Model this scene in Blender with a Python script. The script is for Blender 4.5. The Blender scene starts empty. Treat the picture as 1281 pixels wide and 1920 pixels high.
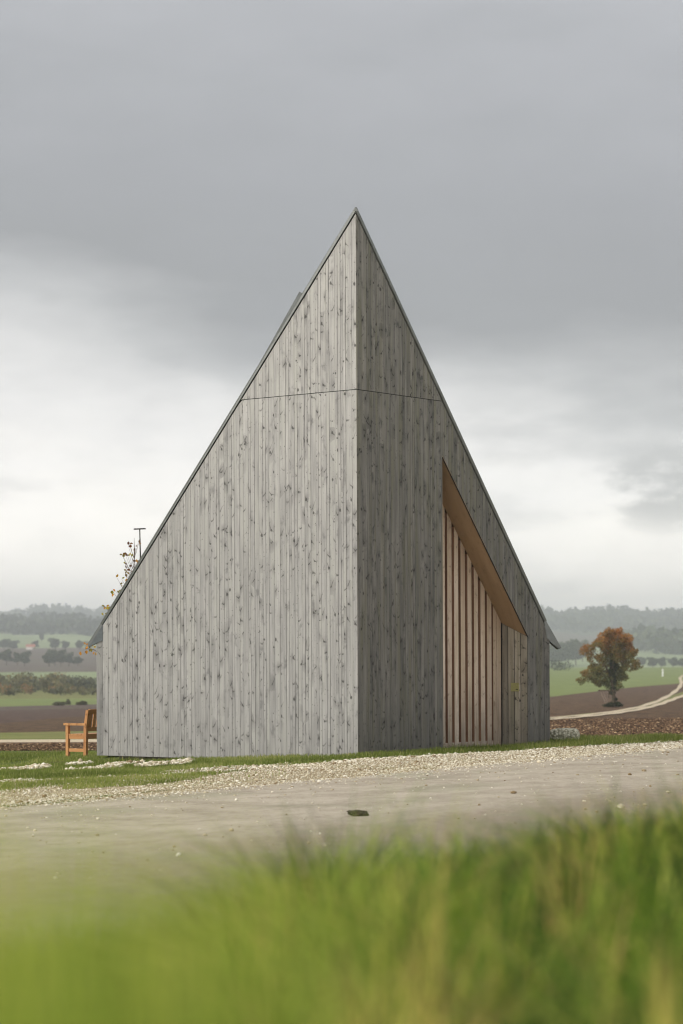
import bpy, math, random
import numpy as np
from mathutils import Vector
R = math.radians
random.seed(7); rng = np.random.default_rng(11)
S = bpy.context.scene
COL = S.collection

# ------------------------------------------------------------------ camera
F = 4537.0; PX = 640.5; HY = 1237.0; CZ = 1.75; ROLL = 0.0042     # focal length in photo pixels, horizon row, eye height
cd = bpy.data.cameras.new('camera'); cam = bpy.data.objects.new('camera', cd); COL.objects.link(cam)
cam.location = (0, 0, CZ); cam.rotation_euler = (R(90), ROLL, 0)
cd.sensor_fit = 'HORIZONTAL'; cd.sensor_width = 24; cd.lens = 85
cd.shift_y = (HY - 960) / 1281; cd.clip_start = .05; cd.clip_end = 30000
cd.dof.use_dof = True; cd.dof.focus_distance = 41.5; cd.dof.aperture_fstop = 2.3
S.camera = cam

def ray(px, py):
    u = (px - PX) / F; v = (HY - py) / F
    c, s = math.cos(ROLL), math.sin(ROLL)
    return Vector((u * c + v * s, 1.0, -u * s + v * c))
CAM = Vector((0, 0, CZ))
def at(px, py, Y): return CAM + ray(px, py) * Y

# ------------------------------------------------------------------ world
SUN_AZ = Vector((-.82, -.57, 0)).normalized(); SUN_EL = R(32)
w = bpy.data.worlds.new('World'); S.world = w; w.use_nodes = True
class G:
    """small helper to write node graphs"""
    def __init__(s, tree): s.t = tree; s.L = tree.links
    def put(s, sock, v):
        if v is None: return
        if hasattr(v, 'is_output') or isinstance(v, bpy.types.NodeSocket): s.L.new(v, sock)
        else:
            if sock.type == 'RGBA' and not hasattr(v, '__len__'): v = (v, v, v, 1)
            if sock.type == 'RGBA' and len(v) == 3: v = (*v, 1)
            sock.default_value = v
    def n(s, typ, ins=None, **props):
        nd = s.t.nodes.new(typ)
        for k, v in props.items(): setattr(nd, k, v)
        for k, v in (ins or {}).items(): s.put(nd.inputs[k], v)
        return nd
    def m(s, op, a, b=None, c=None, clamp=False):
        nd = s.n('ShaderNodeMath', operation=op, use_clamp=clamp)
        s.put(nd.inputs[0], a); s.put(nd.inputs[1], b); s.put(nd.inputs[2], c)
        return nd.outputs[0]
    def vm(s, op, a, b):
        nd = s.n('ShaderNodeVectorMath', operation=op); s.put(nd.inputs[0], a); s.put(nd.inputs[1], b); return nd.outputs[0]
    def mix(s, f, a, b, mode='MIX'):
        nd = s.n('ShaderNodeMix', data_type='RGBA', blend_type=mode, clamp_factor=True)
        s.put(nd.inputs[0], f); s.put(nd.inputs[6], a); s.put(nd.inputs[7], b); return nd.outputs[2]
    def noise(s, vec, scale=1, detail=3, rough=.5, dim='3D'):
        nd = s.n('ShaderNodeTexNoise', {'Scale': scale, 'Detail': detail, 'Roughness': rough}, noise_dimensions=dim)
        s.put(nd.inputs['Vector'], vec); return nd.outputs[0]
    def ss(s, x, a, b, lo=0., hi=1.):
        nd = s.n('ShaderNodeMapRange', interpolation_type='SMOOTHSTEP'); 
        for i, v in enumerate((x, a, b, lo, hi)): s.put(nd.inputs[i], v)
        return nd.outputs[0]
    def ramp(s, x, stops, interp='LINEAR'):
        nd = s.n('ShaderNodeValToRGB'); cr = nd.color_ramp; cr.interpolation = interp
        while len(cr.elements) < len(stops): cr.elements.new(.5)
        for e, (p, c) in zip(cr.elements, stops): e.position = p; e.color = (*c, 1) if hasattr(c, '__len__') else (c, c, c, 1)
        s.put(nd.inputs[0], x); return nd.outputs[0]
    def xyz(s, v):
        nd = s.n('ShaderNodeSeparateXYZ'); s.put(nd.inputs[0], v); return nd.outputs
    def comb(s, x, y, z=0):
        nd = s.n('ShaderNodeCombineXYZ'); s.put(nd.inputs[0], x); s.put(nd.inputs[1], y); s.put(nd.inputs[2], z); return nd.outputs[0]

def srgb(r, g, b):
    return tuple(((c / 255 + .055) / 1.055) ** 2.4 if c > 10 else c / 255 / 12.92 for c in (r, g, b))

g = G(w.node_tree)
for nd in list(w.node_tree.nodes): w.node_tree.nodes.remove(nd)
tc = g.n('ShaderNodeTexCoord').outputs['Generated']
x, y, z = g.xyz(tc)[:3]
nz = g.noise(g.comb(g.m('MULTIPLY', x, 5.), g.m('MULTIPLY', y, 5.), g.m('MULTIPLY', z, 15.)), 1.35, 4, .5)
nz2 = g.noise(g.comb(g.m('MULTIPLY', x, 9.), g.m('MULTIPLY', y, 9.), g.m('MULTIPLY', z, 30.)), 1.5, 5, .55)
edge = g.m('SUBTRACT', .128, g.m('MULTIPLY', x, .125))
t = g.m('ADD', g.m('SUBTRACT', z, edge), g.m('MULTIPLY', g.m('SUBTRACT', nz, .5), .10))
t = g.m('ADD', t, g.m('MULTIPLY', g.m('SUBTRACT', nz2, .5), .022))
ts = g.m('ADD', g.m('MULTIPLY', t, 1.0), .2, clamp=True)      # 0.2 is the edge of the cloud bank
sky = g.ramp(ts, [(0.0, srgb(250, 243, 234)), (.11, srgb(240, 237, 232)), (.155, srgb(222, 221, 220)), (.19, srgb(184, 185, 186)),
                  (.222, srgb(146, 148, 151)), (.27, srgb(152, 154, 158)), (.34, srgb(169, 171, 175)), (.6, srgb(200, 202, 205)), (1., srgb(235, 237, 240))])
# unseen sky behind and left of the camera, brightened to lift the left wall
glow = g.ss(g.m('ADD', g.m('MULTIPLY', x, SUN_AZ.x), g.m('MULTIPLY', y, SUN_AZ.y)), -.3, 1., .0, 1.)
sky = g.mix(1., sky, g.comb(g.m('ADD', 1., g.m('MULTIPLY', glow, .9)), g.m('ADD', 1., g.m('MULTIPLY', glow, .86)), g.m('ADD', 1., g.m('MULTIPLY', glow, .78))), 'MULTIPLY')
east = g.ss(x, .25, .9, 1., .62)  # unseen sky to the right, dimmed to deepen the right wall's shade
sky = g.mix(1., sky, g.comb(east, east, east), 'MULTIPLY')
low = g.ss(z, 0., .15, 1.75, 1.); sky = g.mix(1., sky, g.comb(low, g.m('ADD', g.m('MULTIPLY', low, .97), .03), g.m('ADD', g.m('MULTIPLY', low, .92), .08)), 'MULTIPLY')
nz3 = g.noise(g.comb(g.m('MULTIPLY', x, 26.), g.m('MULTIPLY', y, 5.), g.m('MULTIPLY', z, 55.)), 1., 5, .6)
ex_ = g.m('DIVIDE', g.m('SUBTRACT', x, .135), .034); ez_ = g.m('DIVIDE', g.m('SUBTRACT', z, .070), .018)
puff = g.m('MULTIPLY', g.ss(g.m('ADD', g.m('MULTIPLY', ex_, ex_), g.m('MULTIPLY', ez_, ez_)), .0, 1.6, 1., 0.), g.ss(nz3, .38, .60, 0., .75))
sky = g.mix(puff, sky, srgb(176, 177, 177))
streak = g.ss(nz3, .35, .72, 0., .09); sky = g.mix(streak, sky, srgb(140, 143, 146))
wisp = g.ss(nz2, .45, .68, 0., .24)
sky = g.mix(wisp, sky, srgb(150, 153, 156))
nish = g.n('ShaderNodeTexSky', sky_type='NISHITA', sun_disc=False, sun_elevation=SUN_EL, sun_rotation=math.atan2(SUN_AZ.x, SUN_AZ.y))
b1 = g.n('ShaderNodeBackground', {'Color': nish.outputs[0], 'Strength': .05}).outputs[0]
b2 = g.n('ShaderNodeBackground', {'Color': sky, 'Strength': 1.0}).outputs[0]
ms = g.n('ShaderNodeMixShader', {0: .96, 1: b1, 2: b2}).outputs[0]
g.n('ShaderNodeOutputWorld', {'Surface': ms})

# ------------------------------------------------------------------ sun (soft, behind thin cloud) and exposure
sl = bpy.data.lights.new('sun', 'SUN'); sl.energy = 1.5; sl.angle = R(14); sl.color = (1, .95, .87)
so = bpy.data.objects.new('sun', sl); COL.objects.link(so)
sd = Vector((SUN_AZ.x * math.cos(SUN_EL), SUN_AZ.y * math.cos(SUN_EL), math.sin(SUN_EL)))
so.rotation_euler = sd.to_track_quat('Z', 'Y').to_euler(); so.location = sd * 60
S.view_settings.view_transform = 'Standard'; S.view_settings.look = 'None'
S.view_settings.exposure = 0.32; S.view_settings.gamma = 1
S.cycles.use_denoising = True; S.cycles.filter_width = 1.15; S.cycles.max_bounces = 6; S.cycles.volume_bounces = 1
S.cycles.volume_step_rate = 10; S.cycles.transparent_max_bounces = 8

# ------------------------------------------------------------------ mesh helpers
class MB:
    def __init__(s): s.v = []; s.f = []; s.uv = []; s.tone = []; s.mi = []; s.cur = 0
    def quad(s, pts, uv=None, tone=.5):
        i = len(s.v); s.v += [tuple(p) for p in pts]; s.f.append(tuple(range(i, i + len(pts))))
        s.uv += list(uv) if uv else [(0, 0)] * len(pts); s.tone.append(tone); s.mi.append(s.cur)
    def prism(s, bottom, off, tone=.5, uvf=None):
        """closed solid between a polygon and the same polygon moved by off"""
        b = [Vector(p) for p in bottom]; t_ = [p + Vector(off) for p in b]; n = len(b)
        nrm = sum(((b[i] - b[0]).cross(b[(i + 1) % n] - b[0]) for i in range(1, n)), Vector())
        if nrm.dot(Vector(off)) > 0: b2, t2 = b[::-1], t_
        else: b2, t2 = b, t_[::-1]
        U = (lambda P: [uvf(p) for p in P]) if uvf else (lambda P: None)
        s.quad(b2, U(b2), tone); s.quad(t2, U(t2), tone)
        for i in range(n):
            j = (i + 1) % n; q = [b[i], b[j], t_[j], t_[i]]
            if nrm.dot(Vector(off)) < 0: q = q[::-1]
            s.quad(q, U(q), tone)
    def box(s, c, ax, ay, az, tone=.5, uvs=True):
        """box from centre and three half-axis vectors"""
        c, ax, ay, az = map(Vector, (c, ax, ay, az))
        P = lambda i, j, k: c + ax * i + ay * j + az * k
        L = [ax.length * 2, ay.length * 2, az.length * 2]; r = random.random() * 30
        for (A, B, C_, la, lb) in (((1, 0, 0), (0, 1, 0), (0, 0, 1), 1, 2), ((0, 1, 0), (0, 0, 1), (1, 0, 0), 2, 0), ((0, 0, 1), (1, 0, 0), (0, 1, 0), 0, 1)):
            for sg in (1, -1):
                q = []; uv = []
                for (p, q_) in ((-1, -1), (1, -1), (1, 1), (-1, 1)):
                    k = [A[i] * sg + B[i] * p + C_[i] * q_ for i in range(3)]
                    q.append(P(*k))
                    lu, lv = p * L[la] / 2, q_ * L[lb] / 2
                    if L[la] > L[lb]: lu, lv = lv, lu
                    uv.append((lu + r, lv + r * .7))
                if sg < 0: q = q[::-1]; uv = uv[::-1]
                if ax.cross(ay).dot(az) < 0: q = q[::-1]; uv = uv[::-1]
                s.quad(q, uv, tone)
    def bar(s, a, b, wv, hv, tone=.5):
        a, b = Vector(a), Vector(b); s.box((a + b) / 2, (b - a) / 2, wv, hv, tone)
    def tube(s, pts, rad, n=7, tone=.5):
        pts = [Vector(p) for p in pts]; rings = []
        for i, p in enumerate(pts):
            d = (pts[min(i + 1, len(pts) - 1)] - pts[max(i - 1, 0)]).normalized()
            a = d.cross(Vector((.3, 1, .1))).normalized(); b = d.cross(a)
            rr = rad[i] if hasattr(rad, '__len__') else rad
            rings.append([p + (a * math.cos(k * 2 * math.pi / n) + b * math.sin(k * 2 * math.pi / n)) * rr for k in range(n)])
        for i in range(len(rings) - 1):
            for k in range(n):
                s.quad([rings[i][k], rings[i][(k + 1) % n], rings[i + 1][(k + 1) % n], rings[i + 1][k]],
                       [(k / n * .4, i * .4), ((k + 1) / n * .4, i * .4), ((k + 1) / n * .4, i * .4 + .4), (k / n * .4, i * .4 + .4)], tone)
        s.quad(rings[0], None, tone); s.quad(rings[-1][::-1], None, tone)
    def build(s, name, mat, parent=None, origin=None):
        me = bpy.data.meshes.new(name)
        o_ = Vector(origin) if origin is not None else Vector()
        me.from_pydata([tuple(Vector(p) - o_) for p in s.v], [], s.f)
        ul = me.uv_layers.new(name='UVMap'); ul.data.foreach_set('uv', np.array(s.uv, dtype=np.float32).ravel())
        at_ = me.attributes.new('tone', 'FLOAT', 'FACE'); at_.data.foreach_set('value', np.array(s.tone, dtype=np.float32))
        for q_ in (mat if isinstance(mat, (list, tuple)) else [mat]): me.materials.append(q_)
        me.polygons.foreach_set('material_index', s.mi); me.update()
        return link(name, me, parent, o_)
def link(name, me, parent=None, loc=(0, 0, 0)):
    o = bpy.data.objects.new(name, me); COL.objects.link(o); o.location = loc
    if parent is not None:
        o.parent = parent; o.location = Vector(loc) - parent_loc(parent)
    return o
def parent_loc(p):
    l = Vector(p.location)
    while p.parent: p = p.parent; l += Vector(p.location)
    return l
def np_mesh(name, V, Fq, mat, tone=None, smooth=False, parent=None, loc=(0, 0, 0), uv=None):
    """V (n,3), Fq (m,k) as numpy; tone per vertex"""
    me = bpy.data.meshes.new(name); n = len(V); m, k = Fq.shape
    me.vertices.add(n); me.vertices.foreach_set('co', np.ascontiguousarray(V - np.array(loc), dtype=np.float32).ravel())
    me.loops.add(m * k); me.loops.foreach_set('vertex_index', Fq.astype(np.int32).ravel())
    me.polygons.add(m); me.polygons.foreach_set('loop_start', np.arange(0, m * k, k, dtype=np.int32))
    me.polygons.foreach_set('loop_total', np.full(m, k, dtype=np.int32))
    if smooth: me.polygons.foreach_set('use_smooth', np.ones(m, dtype=bool))
    a = me.attributes.new('tone', 'FLOAT', 'POINT'); a.data.foreach_set('value', (np.full(n, .5) if tone is None else tone).astype(np.float32))
    me.materials.append(mat); me.update(calc_edges=True); me.validate()
    return link(name, me, parent, loc)
def tag(o, label=None, cat=None, group=None, kind=None):
    if label: o['label'] = label
    if cat: o['category'] = cat
    if group: o['group'] = group
    if kind: o['kind'] = kind
    return o
def empty(name, loc, label, cat, group=None):
    o = bpy.data.objects.new(name, None); COL.objects.link(o); o.location = loc; o.empty_display_size = .2
    return tag(o, label, cat, group)
def copy_tree(o, loc, label, scale=None, rz=0):
    c = o.copy(); COL.objects.link(c); c.location = loc; c['label'] = label
    if scale is not None: c.scale = scale
    c.rotation_euler = (0, 0, rz)
    for ch in list(o.children):
        d = ch.copy(); COL.objects.link(d); d.parent = c
    return c

# ------------------------------------------------------------------ materials
def material(name):
    m = bpy.data.materials.new(name); m.use_nodes = True
    for nd in list(m.node_tree.nodes): m.node_tree.nodes.remove(nd)
    return m, G(m.node_tree)
def finish(g, col, rough=.8, bump=None, bs=.5, bd=.01, metal=0, spec=.3, trans=None):
    nrm = None
    if bump is not None:
        nrm = g.n('ShaderNodeBump', {'Strength': bs, 'Distance': bd, 'Height': bump}).outputs[0]
    b = g.n('ShaderNodeBsdfPrincipled', {'Base Color': col, 'Roughness': rough, 'Metallic': metal, 'Specular IOR Level': spec})
    if nrm is not None: g.put(b.inputs['Normal'], nrm)
    out = b.outputs[0]
    if trans:
        tr = g.n('ShaderNodeBsdfTranslucent', {'Color': col}).outputs[0]
        out = g.n('ShaderNodeMixShader', {0: trans, 1: out, 2: tr}).outputs[0]
    g.n('ShaderNodeOutputMaterial', {'Surface': out})
def tone_of(g): return g.n('ShaderNodeAttribute', attribute_name='tone').outputs['Fac']
def pos_of(g): return g.n('ShaderNodeNewGeometry').outputs['Position']

def wood(name, light, dark, knot=(.035, .032, .03), knots=1., grainamt=.22, warm=None, rough=.85, tonerange=.28, stain=0., aged=0.):
    m, g = material(name)
    uv = g.n('ShaderNodeUVMap', uv_map='UVMap').outputs[0]
    u, v = g.xyz(uv)[:2]
    wob = g.n('ShaderNodeTexNoise', {'Vector': g.comb(g.m('MULTIPLY', u, 22.), g.m('MULTIPLY', v, 14.)), 'Scale': 1., 'Detail': 2.}).outputs['Color']
    wx, wy = g.xyz(wob)[:2]
    P = lambda su, sv, o=0.: g.comb(g.m('MULTIPLY', u, su), g.m('MULTIPLY', v, sv), o)
    grain = g.noise(P(55, 1.1), 1, 4, .6)
    fine = g.noise(P(150, 1.6, 4.), 1, 2, .6)
    broad = g.noise(P(7, .8, 9.), 1, 3, .55)
    huge = g.noise(P(1.3, .5, 2.), 1, 3, .5)
    tone = tone_of(g)
    f = g.m('ADD', g.m('MULTIPLY', g.m('SUBTRACT', grain, .5), grainamt * 3.2), g.m('MULTIPLY', g.m('SUBTRACT', fine, .5), grainamt * 1.6))
    f = g.m('ADD', f, g.m('MULTIPLY', g.m('SUBTRACT', broad, .5), 1.1))
    f = g.m('ADD', f, g.m('MULTIPLY', g.m('SUBTRACT', huge, .5), .5))
    blot = g.noise(P(5., 3.2, 21.), 1, 5, .65); f = g.m('SUBTRACT', f, g.ss(blot, .54, .76, 0., .7))
    f = g.m('ADD', f, g.m('MULTIPLY', g.m('SUBTRACT', tone, .5), tonerange * 3))
    f = g.m('ADD', f, .5, clamp=True)
    col = g.mix(f, dark, light)
    hue = g.noise(P(9, .5, 33.), 1, 2, .5)
    if warm: col = g.mix(g.ss(hue, .45, .68, 0., .8), col, warm)
    if aged:
        za = g.xyz(pos_of(g))[2]; lo = g.ss(g.m('ADD', za, g.m('MULTIPLY', g.noise(P(5, .8, 50.), 1, 3), 1.5)), 3.5, 7.5, aged, 1.); col = g.mix(1., col, g.comb(lo, lo, g.m('ADD', g.m('MULTIPLY', lo, .97), .03)), 'MULTIPLY')
    if stain:
        zz = g.xyz(pos_of(g))[2]
        lo = g.m('MULTIPLY', g.ss(g.m('ADD', zz, g.m('MULTIPLY', g.m('SUBTRACT', g.noise(P(12, 1.2, 70.), 1, 3), .5), 2.4)), .0, 1.3, 1., 0.), stain)
        col = g.mix(lo, col, (.11, .1, .088))
    # knots
    u = g.m('ADD', u, g.m('MULTIPLY', g.m('SUBTRACT', wx, .5), .030)); v = g.m('ADD', v, g.m('MULTIPLY', g.m('SUBTRACT', wy, .5), .045))
    def vor(su, sv, o, gate, rmin, rmax, wing, halo, slope):
        vt = g.n('ShaderNodeTexVoronoi', {'Vector': P(su, sv, 0.) if not o else g.comb(g.m('ADD', g.m('MULTIPLY', u, su), o), g.m('ADD', g.m('MULTIPLY', v, sv), o * 1.7)), 'Scale': 1., 'Randomness': 1.}, voronoi_dimensions='2D', feature='F1')
        px_, py_ = g.xyz(vt.outputs['Position'])[:2]
        cr, cg, cb = g.xyz(vt.outputs['Color'])[:3]
        dx = g.m('DIVIDE', g.m('SUBTRACT', g.m('ADD', g.m('MULTIPLY', u, su), o), px_), su)
        dy = g.m('DIVIDE', g.m('SUBTRACT', g.m('ADD', g.m('MULTIPLY', v, sv), o * 1.7), py_), sv)
        on = g.m('LESS_THAN', cr, g.m('MULTIPLY', g.ss(huge, .38, .60, .35, 1.35), gate))
        rad = g.m('ADD', rmin, g.m('MULTIPLY', g.m('MULTIPLY', cg, cg), rmax - rmin))
        dd = g.m('SQRT', g.m('ADD', g.m('MULTIPLY', dx, dx), g.m('MULTIPLY', g.m('MULTIPLY', dy, dy), .55)))
        core = g.ss(g.m('DIVIDE', dd, rad), .55, 1.15, 1., 0.)
        tot = core
        if wing:
            adx = g.m('ABSOLUTE', dx)
            sk = g.m('ADD', adx, g.m('MULTIPLY', dx, g.m('SUBTRACT', g.m('MULTIPLY', cg, 5.), 2.5)))
            dw = g.m('ABSOLUTE', g.m('SUBTRACT', dy, g.m('MULTIPLY', sk, slope)))
            wg = g.m('MULTIPLY', g.ss(dw, .005, .021, 1., 0.), g.ss(adx, .012, wing, 1., 0.))
            wg = g.m('MULTIPLY', wg, g.ss(cb, .12, .5, .15, .95)); wg = g.m('MULTIPLY', wg, g.ss(g.m('MULTIPLY', dx, g.m('SUBTRACT', g.m('MULTIPLY', cr, 400.), 150.)), -4., 1., .1, 1.))
            tot = g.m('MAXIMUM', tot, wg)
        hl = g.m('MULTIPLY', g.ss(g.m('SQRT', g.m('ADD', g.m('MULTIPLY', dx, dx), g.m('MULTIPLY', g.m('MULTIPLY', dy, dy), .3))), .0, halo, .5, 0.), g.ss(cb, .45, .9, .1, 1.5))
        return g.m('MULTIPLY', tot, on), g.m('MULTIPLY', hl, on)
    if knots:
        k1, h1 = vor(5.4, 3.0, 0., .74, .008, .026, .085, .09, .75)
        k2, h2 = vor(3.0, 3.8, 17.3, .5, .008, .024, .08, .15, .6)
        k3, h3 = vor(14., 9., 5.1, .45, .004, .010, 0, .02, 1.)
        col = g.mix(g.m('MULTIPLY', g.m('MAXIMUM', h1, h2), .7 * knots), col, tuple(c * .55 for c in dark))
        col = g.mix(g.m('MULTIPLY', g.m('MAXIMUM', k1, k2), .78 * knots), col, knot)
        col = g.mix(g.m('MULTIPLY', k3, .6 * knots), col, knot)
    finish(g, col, rough, grain, .35, .006, spec=.25)
    return m

M = {}
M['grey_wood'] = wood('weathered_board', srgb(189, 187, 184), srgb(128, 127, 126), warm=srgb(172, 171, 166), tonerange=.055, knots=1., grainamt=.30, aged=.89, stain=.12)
M['grey_wood_b'] = wood('weathered_board_shaded', srgb(158, 154, 147), srgb(88, 88, 86), warm=srgb(126, 124, 108), tonerange=.10, stain=.3, grainamt=.30, aged=.82)  # weathered olive grey, with part of the right face's shade in the colour
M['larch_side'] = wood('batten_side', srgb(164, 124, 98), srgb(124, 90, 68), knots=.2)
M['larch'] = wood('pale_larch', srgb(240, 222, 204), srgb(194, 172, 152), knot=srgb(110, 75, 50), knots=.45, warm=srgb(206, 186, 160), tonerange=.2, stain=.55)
M['larch_dark'] = wood('brown_larch', srgb(138, 104, 80), srgb(108, 78, 58), knots=.3)
M['reveal'] = wood('reveal_board', srgb(192, 182, 166), srgb(128, 121, 110), warm=srgb(140, 134, 116), tonerange=.3, stain=.4)
M['ply'] = wood('soffit_ply', srgb(188, 158, 126), srgb(166, 138, 108), knots=.15, grainamt=.1, tonerange=.1)
M['bench_wood'] = wood('oiled_pine', srgb(204, 152, 100), srgb(164, 112, 68), knot=srgb(110, 60, 25), knots=.6, grainamt=.15, tonerange=.2, rough=.5)
def plain(name, col, rough=.8, metal=0, var=.15, scale=3., bump=0, **k):
    m, g = material(name); p = pos_of(g)
    n_ = g.noise(p, scale, 4, .6)
    c = g.mix(g.ss(n_, .3, .7), tuple(x * (1 - var) for x in col), tuple(min(1, x * (1 + var)) for x in col))
    finish(g, c, rough, n_ if bump else None, bump, .02, metal, **k); return m
M['zinc'] = plain('zinc_sheet', srgb(128, 131, 130), .5, .25, .12, 6.)
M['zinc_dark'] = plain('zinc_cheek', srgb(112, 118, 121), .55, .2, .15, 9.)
M['flat_black'] = plain('flat_black_sheet', (.012, .012, .012), .9)
M['glass'] = plain('skylight_glass', (.03, .035, .04), .08, 0, .05)
M['concrete'] = plain('concrete', srgb(122, 116, 106), .9, 0, .25, 5., .4)
M['iron'] = plain('dark_steel', srgb(70, 66, 62), .6, .4)
M['white'] = plain('white_paint', (.8, .8, .78), .6)
M['brass'] = plain('brass_plate', srgb(164, 160, 108), .45, .15, .08, 30.)
M['ink'] = plain('dark_print', (.03, .03, .025), .6)
M['bark'] = plain('bark', srgb(88, 78, 62), .95, 0, .35, 6., .6)
M['twig'] = plain('twig', srgb(92, 72, 62), .9)
M['plaster'] = plain('cream_plaster', (.8, .74, .68), .9, 0, .04)
M['tile_roof'] = plain('clay_tile', srgb(170, 110, 90), .9, 0, .12)

def soil(name, a, b, fleck, scale=9., furrow=2.2, fl=.62, bs=.9, green=0.):
    m, g = material(name); p = pos_of(g)
    x, y, z = g.xyz(p)[:3]
    n1 = g.noise(p, scale, 5, .65); n2 = g.noise(p, .35, 3, .5); 
    q = g.comb(g.m('ADD', g.m('MULTIPLY', x, .5), g.m('MULTIPLY', y, .08)), g.m('MULTIPLY', y, furrow))
    n3 = g.noise(q, 1., 3, .6); n4 = g.noise(p, scale * 3.1, 3, .7)
    n5 = g.noise(g.comb(g.m('MULTIPLY', x, 1.1), g.m('MULTIPLY', y, .16)), 1., 4, .75)
    f = g.m('ADD', g.m('MULTIPLY', n1, .4), g.m('ADD', g.m('MULTIPLY', n5, .45), g.m('ADD', g.m('MULTIPLY', n3, .1), g.m('MULTIPLY', n2, .1))), clamp=True)
    c = g.mix(g.ss(f, .42, .64), a, b)
    c = g.mix(g.ss(n4, fl, fl + .08, 0., .75), c, fleck)
    if green: c = g.mix(g.ss(g.noise(p, .05, 4, .6), .5, .62, 0., green), c, srgb(108, 122, 70))
    finish(g, c, .95, n1, bs, .06, spec=.1); return m
M['soil'] = soil('ploughed_soil', srgb(58, 44, 33), srgb(106, 84, 62), srgb(170, 142, 108), 5., 1.5, .58)
M['soil_dark'] = soil('ploughed_soil_dark', srgb(72, 58, 50), srgb(98, 80, 68), srgb(130, 110, 92), 1.5, .8, .72)
M['soil_far'] = soil('ploughed_soil_pale', srgb(78, 66, 60), srgb(104, 90, 80), srgb(120, 104, 90), .8, .3, .8, green=.25)
M['soil_straw'] = soil('ploughed_soil_with_straw', srgb(82, 62, 50), srgb(128, 102, 82), srgb(205, 180, 140), 9., 3., .56)
def meadow(name, a, b, scale=.25, streak=1., brown=None):
    m, g = material(name); p = pos_of(g); x, y, z = g.xyz(p)[:3]
    n1 = g.noise(p, scale, 4, .6); n2 = g.noise(g.comb(g.m('MULTIPLY', x, .03), g.m('MULTIPLY', y, .25 * streak)), 1., 3, .6); n3 = g.noise(p, 6., 3, .6)
    c = g.mix(g.ss(g.m('ADD', g.m('MULTIPLY', n1, .5), g.m('ADD', g.m('MULTIPLY', n2, .4), g.m('MULTIPLY', n3, .15))), .35, .7), a, b)
    if brown: c = g.mix(g.ss(g.noise(p, .6, 4, .65), .5, .66, 0., .8), c, brown)
    finish(g, c, .95, n3, .4, .05, spec=.1); return m
M['field'] = meadow('green_crop', srgb(100, 113, 60), srgb(130, 139, 84))
M['field_far'] = meadow('pale_pasture', srgb(118, 132, 90), srgb(142, 152, 112), .02, .05)
M['verge'] = meadow('rough_verge', srgb(92, 104, 52), srgb(134, 132, 80), 1.2, 1., srgb(132, 112, 84))
M['turf'] = meadow('turf', srgb(62, 76, 32), srgb(98, 108, 52), 2., 1., srgb(112, 98, 68))

def stony(name, a, b, c_, sc, patch=None):
    m, g = material(name); p = pos_of(g)
    vt = g.n('ShaderNodeTexVoronoi', {'Vector': p, 'Scale': sc, 'Randomness': 1.}, feature='F1')
    cr = g.xyz(vt.outputs['Color'])[0]; d = vt.outputs['Distance']
    c = g.mix(cr, a, b); c = g.mix(g.ss(d, .35, .75, 0., .8), c, c_)
    n = g.noise(p, .55, 4, .6)
    if patch: c = g.mix(g.ss(n, .52, .64, 0., .75), c, patch)
    finish(g, c, .95, g.m('SUBTRACT', 1., d), .8, .03, spec=.15); return m
M['gravel'] = stony('limestone_gravel', srgb(196, 182, 154), srgb(160, 144, 114), srgb(132, 118, 92), 18., srgb(152, 146, 104))
M['track'] = stony('limestone_track', srgb(222, 208, 184), srgb(196, 180, 152), srgb(160, 142, 112), 9.)
m, g = material('old_asphalt'); p = pos_of(g); M['road'] = m
n1 = g.noise(p, 1.1, 5, .6); n2 = g.noise(p, 60., 2, .7); 
sx = g.xyz(p); tt = g.m('ADD', g.m('MULTIPLY', sx[0], .553), g.m('MULTIPLY', sx[1], .833)); ss_ = g.m('SUBTRACT', g.m('MULTIPLY', sx[0], .833), g.m('MULTIPLY', sx[1], .553))
n3 = g.noise(g.comb(g.m('MULTIPLY', tt, .22), g.m('MULTIPLY', ss_, 2.2)), 1., 4, .6)
c = g.mix(g.ss(g.m('ADD', g.m('MULTIPLY', n1, .65), g.m('MULTIPLY', n3, .35)), .34, .66), srgb(146, 134, 118), srgb(182, 170, 152))
dirt = g.m('ADD', g.m('ADD', ss_, 18.8), g.m('MULTIPLY', g.m('SUBTRACT', n1, .5), 5.))
c = g.mix(g.ss(dirt, 4.6, 6.4, 0., .7), c, srgb(116, 98, 78)); tf = g.mix(g.ss(g.noise(p, 2.2, 4, .6), .35, .65), srgb(70, 78, 36), srgb(112, 110, 60)); c = g.mix(g.ss(dirt, 6.2, 9.6, 0., 1.), c, tf)
c = g.mix(g.ss(n2, .3, .7, 0., .4), c, srgb(186, 176, 156)); nn_ = g.noise(p, 9., 4, .7); c = g.mix(g.ss(nn_, .5, .72, 0., .5), c, srgb(112, 100, 84)); c = g.mix(g.ss(nn_, .5, .3, 0., .35), c, srgb(186, 178, 162))
c = g.mix(g.ss(g.noise(p, .45, 3, .6), .52, .66, 0., .35), c, srgb(138, 138, 112))
finish(g, c, .9, n2, .5, .004, spec=.2)

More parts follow.
